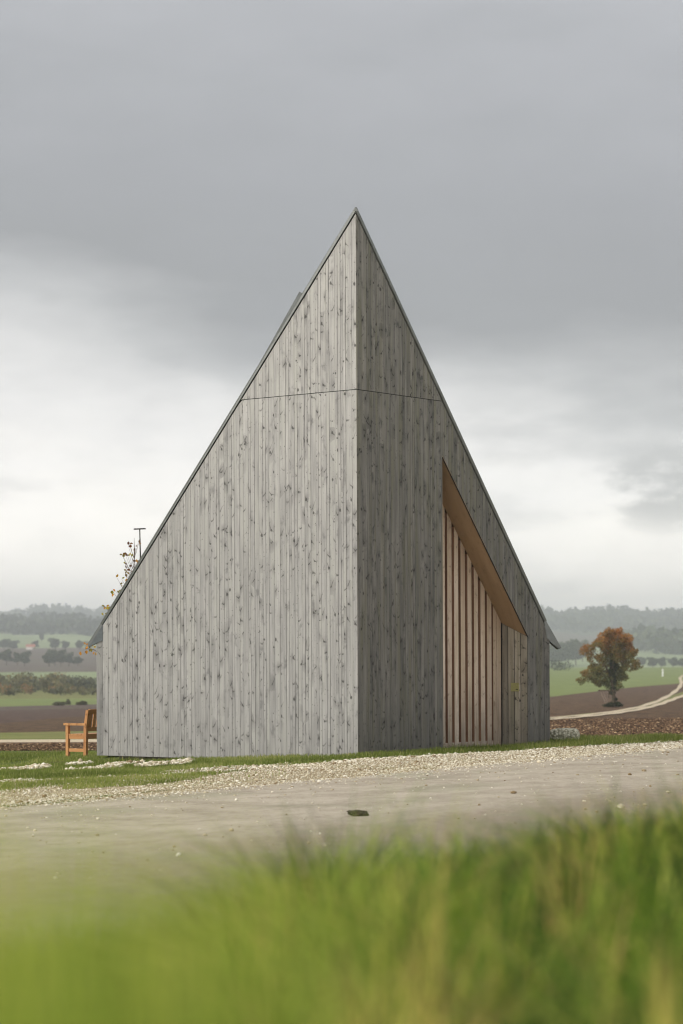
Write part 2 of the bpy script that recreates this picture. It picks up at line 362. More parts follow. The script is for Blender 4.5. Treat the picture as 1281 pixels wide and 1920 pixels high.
def leafmat(name, stops, trans=.35, rough=.6):
    m, g = material(name)
    c = g.ramp(tone_of(g), stops); finish(g, c, rough, spec=.2, trans=trans); return m
M['blade_far'] = leafmat('grass_blade', [(0, srgb(90, 102, 42)), (.4, srgb(124, 138, 62)), (.75, srgb(154, 162, 88)), (.93, srgb(180, 178, 112)), (1, srgb(205, 186, 136))], .4)
M['blade_near'] = leafmat('long_grass_blade', [(0, srgb(24, 36, 10)), (.28, srgb(70, 96, 26)), (.58, srgb(128, 158, 50)), (.82, srgb(206, 210, 98)), (.92, srgb(222, 196, 104)), (1, srgb(240, 196, 134))], .45)
M['autumn'] = leafmat('autumn_leaf', [(0, srgb(76, 84, 44)), (.35, srgb(122, 120, 66)), (.62, srgb(146, 116, 64)), (.88, srgb(176, 118, 62)), (1, srgb(200, 142, 76))], .3)
M['ivy'] = leafmat('ivy_leaf', [(0, srgb(30, 38, 20)), (1, srgb(66, 74, 38))], .2)
M['far_leaf'] = leafmat('dull_green_leaf', [(0, srgb(46, 54, 40)), (.5, srgb(76, 86, 60)), (1, srgb(112, 118, 80))], .2)
M['scrub'] = leafmat('scrub_leaf', [(0, srgb(50, 56, 36)), (.45, srgb(88, 90, 56)), (.75, srgb(118, 112, 72)), (.95, srgb(134, 112, 72)), (1, srgb(150, 114, 70))], .2)
M['sapling_leaf'] = leafmat('yellowing_leaf', [(0, srgb(92, 46, 36)), (.3, srgb(130, 84, 48)), (.55, srgb(128, 128, 42)), (.8, srgb(190, 170, 60)), (1, srgb(222, 150, 66))], .35)
M['stone'] = stony('lichen_limestone', srgb(214, 208, 190), srgb(180, 175, 155), srgb(120, 118, 96), 22.)
m, g = material('gravel_stone'); M['pebble'] = m
finish(g, g.ramp(tone_of(g), [(0, srgb(128, 108, 78)), (.25, srgb(180, 166, 138)), (.6, srgb(212, 202, 178)), (1, srgb(238, 232, 216))]), .9, spec=.2)
M['clod'] = plain('mud', srgb(58, 48, 38), .95, 0, .3, 20., .8)

# ------------------------------------------------------------------ terrain (heights relative to the eye)
SD = np.array([.553, .833]); SN = np.array([.833, -.553]); R0 = np.array([0., 34.])
def sdist(X, Y): return (X - R0[0]) * SN[0] + (Y - R0[1]) * SN[1]      # > 0 on the road and towards the camera
LT = [(46, -1.88), (52, -1.93), (62, -2.11), (68, -2.25), (100, -2.98), (190, -4.55), (300, -6.0), (340, -6.35), (450, -7.2), (700, -6.8), (1000, -4.6), (1300, -.9), (1800, 9.5), (2400, 25), (3200, 50), (3600, 52), (4300, 62), (5000, 94), (5600, 98), (9000, 20)]
RT = [(46, -1.60), (70, -2.2), (110, -2.85), (150, -3.4), (215, -4.25), (300, -4.75), (420, -5.2), (700, -4.6), (1000, -3.7), (1150, -5.5), (1400, -7), (1600, -3.5), (2000, 1.5), (2500, 11), (3000, 22), (3500, 36), (4300, 72), (4700, 78), (5600, 70), (9000, 20)]
def interp(T, D): 
    a = np.log([t_[0] for t_ in T]); return np.interp(np.log(np.maximum(D, 46)), a, [t_[1] for t_ in T])
def sm(x, a, b): t_ = np.clip((x - a) / (b - a), 0, 1); return t_ * t_ * (3 - 2 * t_)
def zrel(X, Y):
    X = np.asarray(X, float); Y = np.asarray(Y, float)
    Yc = np.maximum(Y, 46); px = PX + F * X / Yc
    wgt = sm(px, 300, 950)
    far = interp(LT, Yc) * (1 - wgt) + interp(RT, Yc) * wgt
    big = sm(Yc, 1500, 3500)
    far = far + big * (4.5 * np.sin(px * .013 + 1.1) + 2.5 * np.sin(px * .041 + Yc * .001) - 5 * np.exp(-((px - 1010) / 60.) ** 2) * (Yc > 3600) + 5 * np.exp(-((px - 1190) / 90.) ** 2)
                       - 12 * np.exp(-((px + 10) / 60.) ** 2) * sm(Yc, 4000, 4600))
    nb = -1.60 + .050 * np.minimum(X - .3, 0) + .03 * np.maximum(X - 3, 0)
    nb = np.clip(nb, -2.4, -1.2)
    road = -1.66 + .012 * np.clip(X, -8, 8)
    s = sdist(X, Y)
    near = nb + (road - nb) * sm(s, -2.2, -.1)
    near = near + sm(s, 7.4, 16.5) * (.78 + .10 * np.clip(X, -1.6, 1.6))
    k = sm(Y, 44, 52)
    fz = interp(LT, Yc) * (1 - wgt) + interp(RT, Yc) * wgt if False else far
    return near * (1 - k) + fz * k
def gz(X, Y): return CZ + zrel(X, Y)
def ground_px(px, py, Ymin=40):
    """point where the sight line through a photo pixel first meets the ground"""
    d = ray(px, py); Y = np.geomspace(Ymin, 6000, 6000); h = CZ + d.z * Y - gz(d.x * Y, Y)
    i = np.argmax(h < 0); return Vector((d.x * Y[i], Y[i], float(gz(d.x * Y[i], Y[i]))))

# one ground sheet to the horizon
cc = np.concatenate([-np.geomspace(1.6, .26, 14), np.linspace(-.25, .25, 120), np.geomspace(.26, 1.6, 14)])
yy = np.concatenate([np.linspace(-25, 0, 12), np.linspace(.5, 46, 150), np.geomspace(47, 5900, 150)])
gg = np.maximum(yy, 42)
XX = cc[None, :] * gg[:, None]; YY = np.repeat(yy[:, None], len(cc), 1)
ZZ = gz(XX, YY) - .006 - .014 * sm(YY, 34, 38) - .02 * sm(YY, 40, 60) - .0012 * np.maximum(YY - 50, 0)
def grid_faces(nr, nc):
    i = np.arange(nr - 1)[:, None] * nc + np.arange(nc - 1)[None, :]
    return np.stack([i, i + 1, i + 1 + nc, i + nc], -1).reshape(-1, 4)
tag(np_mesh('ground', np.stack([XX, YY, ZZ], -1).reshape(-1, 3), grid_faces(len(yy), len(cc)), M['turf'], smooth=True), 'grassy ground under the whole scene', 'ground', kind='structure')

def strip(name, c0, c1, top, bot, mat, label, off=.0, ncol=220, nrow=14):
    """field between two border lines, each given as a function of the column (photo px) -> distance"""
    pxs = np.linspace(c0, c1, ncol); A = np.array([bot(p) for p in pxs]); B = np.array([top(p) for p in pxs])
    tt = np.linspace(0, 1, nrow)[:, None]; D = np.exp(np.log(A) * (1 - tt) + np.log(B) * tt)
    X = (pxs[None, :] - PX) / F * D; Z = gz(X, D) + off
    o = np_mesh(name, np.stack([X, D, Z], -1).reshape(-1, 3), grid_faces(nrow, ncol), mat, smooth=True)
    return tag(o, label, name.split('.')[0].replace('_', ' '), kind='structure')
def Db(*pts):                                    # border by distance
    xs, ds = zip(*pts) if hasattr(pts[0], '__len__') else ((0,), pts)
    return lambda p: float(np.exp(np.interp(p, xs, np.log(ds))))
def Yb(*pts):                                    # border by where it shows in the photo
    xs, ys = zip(*pts); kx = np.linspace(min(xs), max(xs), 24)
    ds = [ground_px(k, np.interp(k, xs, ys), 46).y for k in kx]
    return lambda p: float(np.exp(np.interp(p, kx, np.log(ds))))
l0, l1 = -1500, 620
e = [Db(47), Yb((-200, 1409), (0, 1408), (200, 1405)), Yb((-200, 1395), (0, 1392), (200, 1391)), Yb((-200, 1388), (200, 1386)), Yb((-200, 1376), (0, 1374), (200, 1370)),
     Yb((-200, 1365), (0, 1357), (120, 1345), (200, 1342)), Yb((-200, 1337), (0, 1333), (200, 1327)), Yb((-200, 1327), (0, 1325), (200, 1320)), Db(460), Db(700), Db(1000), Db(1350), Db(1800), Db(2400), Db(5850)]
lay = [('lawn', 'turf', 'mown grass strip behind the bench'), ('ploughed_field', 'soil_straw', 'dark ploughed strip littered with pale straw'), ('farm_track', 'track', 'pale gravel farm track across the left fields'), ('grass_verge', 'verge', 'rough grass verge beyond the left farm track'),
       ('ploughed_field', 'soil', 'light brown ploughed field left of the chapel'), ('ploughed_field', 'soil_dark', 'darkest ploughed band left of the chapel'), ('ploughed_field', 'soil_far', 'thin stubble strip below the green field'),
       ('pasture', 'field', 'bright green field in front of the scrub'), ('pasture', 'verge', 'rough land under the scrub'), ('pasture', 'field_far', 'green field right behind the scrub'), ('ploughed_field', 'soil_far', 'purple brown field under the far tree row'),
       ('ploughed_field', 'soil_far', 'pinkish ploughed slope behind the far trees'), ('pasture', 'field_far', 'pale green slope below the wooded hill'), ('hillside', 'far_hill', 'wooded hillside ground on the left')]
M['far_hill'] = meadow('hill_floor', srgb(60, 70, 48), srgb(84, 92, 62), .01, .02)
for i, (nm, mt, lb) in enumerate(lay): strip(nm, l0, l1, e[i + 1], e[i], M[mt], lb)
r0, r1 = 660, 2800
tr = [(800, 1356), (1030, 1351), (1090, 1345), (1150, 1338), (1200, 1329), (1240, 1317), (1290, 1300), (1400, 1280), (1600, 1262)]
e = [Yb((700, 1402), (1031, 1400), (1100, 1394), (1281, 1386), (1500, 1372)), Yb(*tr), Yb(*[(a, b - 7) for a, b in tr]), Yb((800, 1316), (1030, 1307), (1170, 1290), (1281, 1281), (1600, 1258)), Db(1000), Db(1600), Db(2050), Db(2500), Db(3300), Db(5850)]
e_right = e[0]
e[2] = lambda p, a=e[1]: a(p) * 1.13
e3 = e[3]; e[3] = lambda p, a=e[2], b=e3: max(a(p) * 1.05, b(p))
e4 = e[4]; e[4] = lambda p, a=e[3], b=e4: max(a(p) * 1.05, b(p))
lay = [('ploughed_field', 'soil', 'red brown ploughed field right behind the chapel'), ('grass_verge', 'verge', 'grassy verge the winding track runs on'), ('ploughed_field', 'soil', 'red brown ploughed field around the autumn tree'), ('crop_field', 'field', 'bright green crop field beyond the autumn tree'),
       ('pasture', 'field_far', 'hidden dip behind the green field'), ('pasture', 'field_far', 'pale green slope right of the far trees'), ('pasture', 'field_far', 'pale field below the forest block'), ('ploughed_field', 'soil_far', 'hazy brown field below the ridge'), ('hillside', 'far_hill', 'wooded hillside ground on the right')]
for i, (nm, mt, lb) in enumerate(lay): strip(nm, r0, r1, e[i + 1], e[i], M[mt], lb)
strip('lawn', r0, r1, e[0], Db(47), M['turf'], 'grass edge before the right ploughed field')
# two wheel ruts of the winding track, lying on its verge
def ribbon(pts, width, off):
    P = np.array([[p.x, p.y] for p in pts]); T = np.gradient(P, axis=0); T /= np.linalg.norm(T, axis=1)[:, None]
    N = np.stack([-T[:, 1], T[:, 0]], 1); k = np.linspace(-.5, .5, 4)
    wv = width * (1 + .2 * np.sin(np.arange(len(P)) * .6))
    V = P[:, None, :] + N[:, None, :] * k[None, :, None] * wv[:, None, None]
    Z = gz(V[..., 0], V[..., 1]) + off
    return np.concatenate([V, Z[..., None]], -1).reshape(-1, 3), grid_faces(len(P), 4)
def curve_px(pts, n=40):
    xs = [p[0] for p in pts]; tt = np.linspace(0, len(pts) - 1, n)
    return [ground_px(np.interp(t_, range(len(pts)), xs), np.interp(t_, range(len(pts)), [p[1] for p in pts]), 46) for t_ in tt]
near_rut = [(960, 1353), (1030, 1350.5), (1090, 1345.5), (1150, 1339), (1200, 1331), (1235, 1322), (1262, 1312), (1284, 1304), (1330, 1294)]
far_rut = [(960, 1350), (1030, 1347.5), (1090, 1342.5), (1150, 1335.5), (1200, 1326.5), (1235, 1315), (1260, 1302), (1274, 1290), (1279, 1280), (1275, 1272), (1282, 1266)]
V1, F1 = ribbon(curve_px(near_rut, 120), .8, .045); V2, F2 = ribbon(curve_px(far_rut, 120), .7, .045)
tag(np_mesh('farm_track', np.concatenate([V1, V2]), np.concatenate([F1, F2 + len(V1)]), M['track'], smooth=True), 'winding pale gravel track with two wheel ruts', 'farm track', kind='structure')

# road and gravel shoulder, as strips along the road direction
def road_strip(name, s0, s1, mat, off, label, n=16, tmin=-60, tmax=160, edge0=0, edge1=0):
    tt = np.linspace(tmin, tmax, 500); V = []
    ja = edge0 * (np.sin(tt * 1.3) * .5 + np.sin(tt * 3.1 + 1) * .3 + rng.normal(0, .3, len(tt)))
    jb = edge1 * (np.sin(tt * 1.1 + 2) * .5 + np.sin(tt * 2.7) * .3 + rng.normal(0, .3, len(tt)))
    for k in np.linspace(0, 1, n):
        a = (s0(tt) if callable(s0) else s0) + ja; b = (s1(tt) if callable(s1) else s1) + jb
        s = a * (1 - k) + b * k
        XY = R0[None, :] + tt[:, None] * SD[None, :] + s[:, None] * SN[None, :]
        V.append(np.stack([XY[:, 0], XY[:, 1], gz(XY[:, 0], XY[:, 1]) + off], -1))
    V = np.array(V).reshape(-1, 3)
    o = np_mesh(name, V, grid_faces(n, len(tt)), mat, smooth=True); return tag(o, label, name.replace('_', ' '), kind='structure')
ROADW = 12.5
def shoulder(t_):   # inner edge of the gravel (s, negative: towards the chapel), wider to the left
    return -np.interp(t_, [-12, -3, -.4, .4, .9, 1.5, 2.1, 3.3, 6, 9, 12], [7.8, 7.5, 7., 6., 4.3, 3.4, 2.9, 2.4, 2.1, 1.7, .9])
road_strip('road', 0., ROADW, M['road'], .004, 'worn beige grey country lane in front of the chapel', edge0=.07, edge1=.3)
road_strip('gravel_shoulder', shoulder, .12, M['gravel'], -.004, 'pale limestone gravel shoulder beside the lane', edge0=.35, edge1=0)

# ------------------------------------------------------------------ chapel
CY = 40.6; C0 = at(671.5, 1430, CY); C0 = Vector((C0.x, C0.y, 0))
aL, aR = R(180 - 38.2), R(51.8)
dl = Vector((math.cos(aL), math.sin(aL), 0)); dr = Vector((math.cos(aR), math.sin(aR), 0))
nl = Vector((-dr.x, -dr.y, 0)); nr = Vector((-dl.x, -dl.y, 0))            # outward normals of the two front faces
rd = Vector((math.cos(R(94.6)), math.sin(R(94.6)), 0)); pd = Vector((rd.y, -rd.x, 0))                 # ridge direction and its right-hand perpendicular
UP = Vector((0, 0, 1))
def hit(px, py, o, n):
    d = ray(px, py); return CAM + d * ((o - CAM).dot(n) / d.dot(n))
def uz(px, py, o, d, n): p = hit(px, py, o, n); return (p - o).dot(d), p.z
LU, _ = uz(193, 1300, C0, dl, nl); RU, _ = uz(1021, 1300, C0, dr, nr)
_, ZA = uz(665.4, 397, C0, dl, nl); _, zl = uz(193, 1172, C0, dl, nl); _, zr_ = uz(1021, 1166, C0, dr, nr)
ZA2 = uz(665.8, 397, C0, dr, nr)[1]; ZA = (ZA + ZA2) / 2
EZ = (zl / 1 + zr_) / 2
_, ZJ = uz(668, 730, C0, dl, nl)
ZB = uz(672, 1430.5, C0, dl, nl)[1]
print('CHAPEL', C0, 'LU', LU, 'RU', RU, 'ZA', ZA, 'zl', zl, 'zr', zr_, 'ZJ', ZJ, 'ZB', ZB)
L1 = C0 + dl * LU; R1 = C0 + dr * RU
WL, _ = uz(181.5, 1300, L1, -pd, -rd); WR, _ = uz(1031, 1300, R1, pd, -rd)
L2 = L1 - pd * WL; R2 = R1 + pd * WR; SIDE = .25
print('WL', WL, WR)
chapel = empty('chapel', C0, 'small steep pointed chapel clad in weathered grey boards', 'chapel')

def boards(mb, o, d, n, U0, U1, bottom, top, joint=None, widths=(.055, .07, .09, .125), tones=(0, 1), gap=.0016, depth=.0035, breaks=()):
    """vertical boards on the plane through o along d; bottom(u), top(u) straight between breaks"""
    u = U0; seq = []
    while u < U1 - 1e-4:
        wv = random.choice(widths) * random.uniform(.9, 1.1); e_ = min(u + wv, U1)
        if U1 - e_ < .035: e_ = U1
        seq.append((u, e_)); u = e_
    for (a, b) in seq:
        cuts = [a] + sorted(x_ for x_ in breaks if a + .004 < x_ < b - .004) + [b]
        lift = random.uniform(0, .005); tone = random.uniform(*tones); sh = (random.random() * 40, random.random() * 40)
        tone2 = min(1, max(0, tone + random.uniform(-.4, .4)))
        for ci in range(len(cuts) - 1):
            p, q = cuts[ci], cuts[ci + 1]
            segs = [(bottom, top, tone)]
            if joint is not None: segs = [(bottom, lambda x_: min(top(x_), joint - .006), tone), (lambda x_: max(bottom(x_), joint + .006), top, tone2)]
            prof = [(p + (gap if ci == 0 else 0), -depth if ci == 0 else lift), (p + gap * 2 if ci == 0 else p, lift), (q - gap * 2 if ci == len(cuts) - 2 else q, lift), (q - (gap if ci == len(cuts) - 2 else 0), -depth if ci == len(cuts) - 2 else lift)]
            if (q - p) < gap * 4: prof = [(p, lift), (q, lift)]
            for si, (bf, tf, tn) in enumerate(segs):
                for k in range(len(prof) - 1):
                    (u0, h0), (u1, h1) = prof[k], prof[k + 1]
                    if u1 - u0 < 1e-5 and abs(h1 - h0) < 1e-5: continue
                    b0, b1, t0, t1 = bf(u0 + 1e-5), bf(u1 - 1e-5), tf(u0 + 1e-5), tf(u1 - 1e-5)
                    if t0 <= b0 and t1 <= b1: continue
                    t0 = max(t0, b0); t1 = max(t1, b1)
                    P = [o + d * u0 + n * h0 + UP * b0, o + d * u1 + n * h1 + UP * b1, o + d * u1 + n * h1 + UP * t1, o + d * u0 + n * h0 + UP * t0]
                    UV = [(u0 + sh[0], b0 + sh[1] + si * 3), (u1 + sh[0], b1 + sh[1] + si * 3), (u1 + sh[0], t1 + sh[1] + si * 3), (u0 + sh[0], t0 + sh[1] + si * 3)]
                    if d.cross(UP).dot(n) < 0: P = P[::-1]; UV = UV[::-1]
                    mb.quad(P, UV, tn)
GAPV = .030
topL = lambda u: ZA + (zl - ZA) * u / LU - GAPV
topR = lambda u: ZA + (zr_ - ZA) * u / RU - GAPV
o0 = Vector((C0.x, C0.y, 0))
mb = MB(); boards(mb, o0, dl, nl, 0, LU, lambda u: ZB, topL, ZJ, breaks=())
# short return facing the road at the eave
zc = zl - .02
eaveL = lambda u: zl - GAPV - u * 1.6
mbr = mb
bot = lambda u: ZB
boards(mbr, Vector((L1.x, L1.y, 0)), -pd, -rd, 0, WL, bot, eaveL, None, widths=(.13,))
mb.build('wall', M['grey_wood'], chapel)['label'] = 'sunlit pale grey board wall'
# gate opening in the right face
g0, ga = uz(829.3, 857, C0, dr, nr); g1, gb = uz(989, 1193, C0, dr, nr)
print('OPEN', g0, ga, g1, gb)
def botR(u):
    if u <= g0 or u >= g1: return ZB
    return ga + (gb - ga) * (u - g0) / (g1 - g0)
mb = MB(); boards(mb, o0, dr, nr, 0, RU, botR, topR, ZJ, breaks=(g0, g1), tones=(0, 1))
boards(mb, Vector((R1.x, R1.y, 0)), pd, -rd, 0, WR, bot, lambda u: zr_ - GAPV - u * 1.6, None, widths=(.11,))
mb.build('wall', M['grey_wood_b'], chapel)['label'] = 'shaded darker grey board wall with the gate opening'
# black sheet behind the boards, painting the shadow in the gaps (solid inner shell), with a real hole for the gate recess
IN = .05
mb = MB()
def wallpoly(o, d, n, pts, inset=-.022):
    mb.quad([o + d * u + n * inset + UP * z_ for u, z_ in pts] if d.cross(UP).dot(n) > 0 else [o + d * u + n * inset + UP * z_ for u, z_ in pts][::-1], None)
wallpoly(o0, dl, nl, [(0.02, ZB), (LU, ZB), (LU, zl), (0.02, ZA - .02)])
wallpoly(o0, dr, nr, [(0.02, ZB), (g0 - .002, ZB), (g0 - .002, topR(g0) + .02), (0.02, ZA - .02)])
wallpoly(o0, dr, nr, [(g0 - .002, ga), (g1, gb), (RU, zr_ - .0), (g0 - .002, topR(g0) + .02)])
wallpoly(o0, dr, nr, [(g1 + .002, ZB), (RU, ZB), (RU, zr_), (g1 + .002, gb + .1)])
mb.build('backing', M['flat_black'], chapel)
# side and back walls
Lb, Rb = L2 + rd * SIDE, R2 + rd * SIDE
HALF = LU * .5 + RU * .5
Bk = C0 + rd * (2 * (L1 - C0).dot(rd) + SIDE)
mb = MB(); zs = zl - WL * 1.6 - .03
boards(mb, Vector((L2.x, L2.y, 0)), rd, -pd, 0, SIDE, lambda u: ZB, lambda u: zs)
mb.build('wall', M['grey_wood'], chapel)
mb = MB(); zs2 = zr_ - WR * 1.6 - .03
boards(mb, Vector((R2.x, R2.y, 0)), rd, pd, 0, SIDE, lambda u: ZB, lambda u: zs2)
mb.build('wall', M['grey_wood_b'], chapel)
for (P0, zz, sgn) in ((Lb, zs, -1), (Rb, zs2, 1)):
    dv = (Bk - P0); dv.z = 0; ln = dv.length; dv.normalize(); nv = Vector((dv.y, -dv.x, 0))
    if nv.dot(rd) < 0: nv = -nv
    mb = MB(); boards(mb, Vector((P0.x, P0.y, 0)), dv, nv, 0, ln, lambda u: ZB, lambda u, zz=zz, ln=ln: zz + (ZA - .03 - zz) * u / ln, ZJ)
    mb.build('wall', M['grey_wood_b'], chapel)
# plinth
pc = [C0 + (rd) * .9, L1 + rd * .02 + pd * .28, L1 + rd * (SIDE - .2) + pd * .28, Bk - rd * 1.0, R1 + rd * (SIDE - .2) - pd * .28, R1 + rd * .02 - pd * .28]
mb = MB(); mb.prism([Vector((p.x, p.y, -.9)) for p in pc], (0, 0, .9 + ZB + .02)); mb.build('plinth', M['concrete'], chapel)

# roof planes
A = Vector((C0.x, C0.y, ZA))
TH = .034; OV = .022
def roof(side, E0, zE, sgn):
    E = Vector((E0.x, E0.y, zE))
    n_ = rd.cross(A - E); n_ = n_ if n_.z > 0 else -n_; n_.normalize()
    down = n_.cross(rd); down = down if down.z < 0 else -down; down.normalize()
    fwd = -rd
    return E, n_, down
EL, nL, downL = roof('l', L1, zl, -1); ER, nR, downR = roof('r', R1, zr_, 1)
def tip_len(E, down, px):
    for k in np.linspace(.05, 1.2, 300):
        p = E + down * k; q = p - CAM; 
        if (px < 640 and PX + F * q.x / q.y < px) or (px > 640 and PX + F * q.x / q.y > px): return k
    return .3
print_off = 0; kL = tip_len(EL + nL * TH, downL, 164.5); kR = tip_len(ER + nR * TH, downR, 1052)
print('pitch', math.degrees(math.acos(nL.z)), math.degrees(math.acos(nR.z)), 'k', kL, kR)
for E, n_, down, k, wall_n in ((EL, nL, downL, kL, nl), (ER, nR, downR, kR, nr)):
    back = rd * SIDE; Ab = A + rd * ((Bk - C0).dot(rd)); Eb = E + back; T = E + down * k; Tb = Eb + down * k
    fo = wall_n * OV
    poly = [A + rd * .0, E, T, Tb, Eb, Ab]
    mb = MB(); up_ = n_ * (TH - .004)
    # underside kept just above the wall tops
    mb.prism([p + n_ * .002 for p in poly], up_); 
    # standing seams
    for s_ in np.arange(.35, (Ab - A).length - .1, .53):
        lo = 0.; P0 = A + rd * s_
        # how far down the seam may run before the verge
        fr = (E - A).dot(rd); dd_ = (E - A).dot(down); Lr = (Ab - A).length
        reach = dd_ * min(1, s_ / fr if s_ < fr else (Lr - s_) / (Lr - (Eb - A).dot(rd)) if s_ > (Eb - A).dot(rd) else 1)
        if fr <= s_ <= (Eb - A).dot(rd): reach = dd_ + k
        if reach > .3: mb.box(P0 + down * reach / 2 + n_ * (TH + .008), down * (reach / 2 - .03), rd * .005, n_ * .009)
    rf = mb.build('roof', M['zinc'], chapel)
    # verge trim down the front edge and round the eave return
    mb = MB()
    a_, b_ = A, E
    along = (b_ - a_)
    mb.prism([a_, b_, b_ + n_ * (TH + .006), a_ + UP * (TH + .006) / n_.z], wall_n * OV)
    mb.prism([E + n_ * .0, T, T + n_ * (TH + .006), E + n_ * (TH + .006)], -rd * OV)
    mb.build('verge_trim', M['zinc'], rf)
    # folded eave cheek: triangle between roof and wall, facing the road
    mb = MB()
    inner = E - UP * .0
    ck = [E + down * .02 - rd * 0, T, E - UP * .42 + (pd if k == kR else -pd) * .0]
    # underside runs back up to the wall roughly square to the roof
    sidev = pd if k == kR else -pd
    zin = (at(1026, 1196.5, 45.0).z if k == kR else at(192, 1201, 44.6).z)
    ck = [E, T, Vector((E.x, E.y, zin)) + sidev * (.05 if k == kR else 0)]
    mb.prism([p - rd * .014 for p in ck], -rd * .004)
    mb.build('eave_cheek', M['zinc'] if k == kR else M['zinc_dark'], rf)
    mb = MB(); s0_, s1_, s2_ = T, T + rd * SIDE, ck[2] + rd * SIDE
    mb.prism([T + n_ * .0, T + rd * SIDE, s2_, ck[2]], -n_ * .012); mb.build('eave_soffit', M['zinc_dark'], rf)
    if k == kL: roofL = rf
# ridge cap
mb = MB(); Ab = A + rd * ((Bk - C0).dot(rd)); tp = A + UP * .12
mb.prism([A - UP * .02, A + nL * (TH + .008), A + UP * (TH + .008) / nL.z, A + nR * (TH + .008)], rd * (Ab - A).length)
mb.prism([A + UP * .0, A + nL * (TH + .006), A + UP * (TH + .006) / nL.z, A + nR * (TH + .006)], (nl + nr) * OV)
mb.build('ridge_cap', M['zinc'], chapel)
# raised skylight frame on the left slope, tapering into the roof at its lower end
def onroofL(px, py): return hit(px, py, EL + nL * TH, nL)
fr = .95; d_top = (at(566, 549, 42) - at(665, 388, 41)).length
def plane_pt(a_, b_): return A + downL * a_ + rd * b_ + nL * TH
def find_a(px, b_):
    best = None
    for a_ in np.linspace(.3, 9, 900):
        q = plane_pt(a_, b_) - CAM
        if PX + F * q.x / q.y < px: return a_
a0 = find_a(575, 2.2); a1 = find_a(462, 4.0) 
mb = MB()
for (b0, b1) in ((2.2, 2.28), (3.9, 3.98)):
    P = [plane_pt(a0, b0) - nL * .02, plane_pt(a1, b0) - nL * .02, plane_pt(a1, b0) + nL * .02, plane_pt(a0, b0) + nL * .115]
    mb.prism(P, rd * (b1 - b0))
P = [plane_pt(a0, 2.28) - nL * .02, plane_pt(a0, 2.28) + nL * .115, plane_pt(a0, 3.9) + nL * .115, plane_pt(a0, 3.9) - nL * .02]
mb.prism(P, downL * .06)
sk = mb.build('skylight', M['zinc'], roofL)
mb = MB(); mb.quad([plane_pt(a0 + .06, 2.28) + nL * .1, plane_pt(a1, 2.28) + nL * .01, plane_pt(a1, 3.9) + nL * .01, plane_pt(a0 + .06, 3.9) + nL * .1]); mb.build('pane', M['glass'], chapel)['label'] = 'dark glass of the roof light'

# gate recess: inner plane, reveal, soffit, slatted gate
J = o0 + dr * g1
lo, hi = .1, 2.
for _ in range(40):
    md = (lo + hi) / 2; q = J - nr * md - CAM
    if PX + F * q.x / q.y > 941: lo = md
    else: hi = md
RC = md; Oi = o0 - nr * RC
print('recess', RC)
ia = uz(830, 945, Oi, dr, nr); ib = uz(940.5, 1168, Oi, dr, nr); slope_i = (ib[1] - ia[1]) / (ib[0] - ia[0])
inz = lambda u: ib[1] + slope_i * (u - ib[0])
gB = uz(830, 1403, Oi, dr, nr)[1]
# the soffit: from the outer slanting edge to the inner one
ul = g0 - .05
mb = MB()
P = [o0 + dr * g0 + UP * ga, o0 + dr * g1 + UP * gb, Oi + dr * g1 + UP * inz(g1), Oi + dr * g0 + UP * inz(g0)]
nn = (P[1] - P[0]).cross(P[3] - P[0]).normalized()
if nn.z < 0: nn = -nn
sf_uv = lambda p: ((p - P[0]).dot((P[3] - P[0]).normalized()), (p - P[0]).dot((P[1] - P[0]).normalized()))
mb.prism(P, nn * .02, .5, sf_uv)
mb.build('soffit', M['ply'], chapel)
mb = MB(); ex = (P[1] - P[0]).normalized()   # thin dark drip edge along the opening
mb.prism([P[0] + nr * .002, P[1] + nr * .002, P[1] + nr * .002 - UP * .022, P[0] + nr * .002 - UP * .022 ], nr * .012); mb.build('edge_strip', M['flat_black'], chapel)
# right reveal boards
mb = MB(); tz = lambda u: gb + (inz(g1) - gb) * u / RC
boards(mb, Vector((J.x, J.y, 0)), -nr, -dr, 0, RC, lambda u: -.35, lambda u: tz(u) - .004, None, widths=(.155,), gap=.006, tones=(0, 1))
mb.build('reveal', M['reveal'], chapel)['label'] = 'knotty boards lining the side of the gate recess'
mb = MB(); Jl = o0 + dr * g0
boards(mb, Vector((Jl.x, Jl.y, 0)), -nr, dr, .03, RC, lambda u: -.35, lambda u: ga + (inz(g0) - ga) * u / RC, None, widths=(.155,)); mb.build('reveal', M['grey_wood_b'], chapel)
# floor of the recess
mb = MB(); mb.prism([o0 + dr * g0 + UP * (gB - .08), o0 + dr * g1 + UP * (gB - .08), Oi + dr * g1 + UP * (gB - .08), Oi + dr * g0 + UP * (gB - .08)], (0, 0, .03)); mb.build('threshold', M['concrete'], chapel)
# gate
gate_o = Vector((Oi.x, Oi.y, 0))
back_d = .15
mb = MB(); mb.quad([gate_o - nr * back_d + dr * (g0 - .1) + UP * gB, gate_o - nr * back_d + dr * (g1 + .1) + UP * gB, gate_o - nr * back_d + dr * (g1 + .1) + UP * (inz(g1) + .5), gate_o - nr * back_d + dr * (g0 - .1) + UP * (inz(g0) + .5)],
                   [(0, 0), (2, 0), (2, 3), (0, 5)])
gate = mb.build('gate', M['larch_dark'], chapel); gate['label'] = 'tall gate of pale vertical wooden slats'
uu = lambda px: uz(px, 1350, Oi, dr, nr)[0]
edges = [(149, 175), (197, 237), (260, 298), (320, 360), (383, 420), (443, 480), (503, 543), (563, 603)]
sl_u = [(uu(800 + a / 4.927), uu(800 + b / 4.927)) for a, b in edges]
pit = (sl_u[-1][0] - sl_u[1][0]) / 6
sl_u[0] = (sl_u[1][0] - pit, sl_u[1][1] - pit)
sl_u = [(sl_u[0][0] - pit * k, sl_u[0][1] - pit * k) for k in (3, 2, 1)] + sl_u
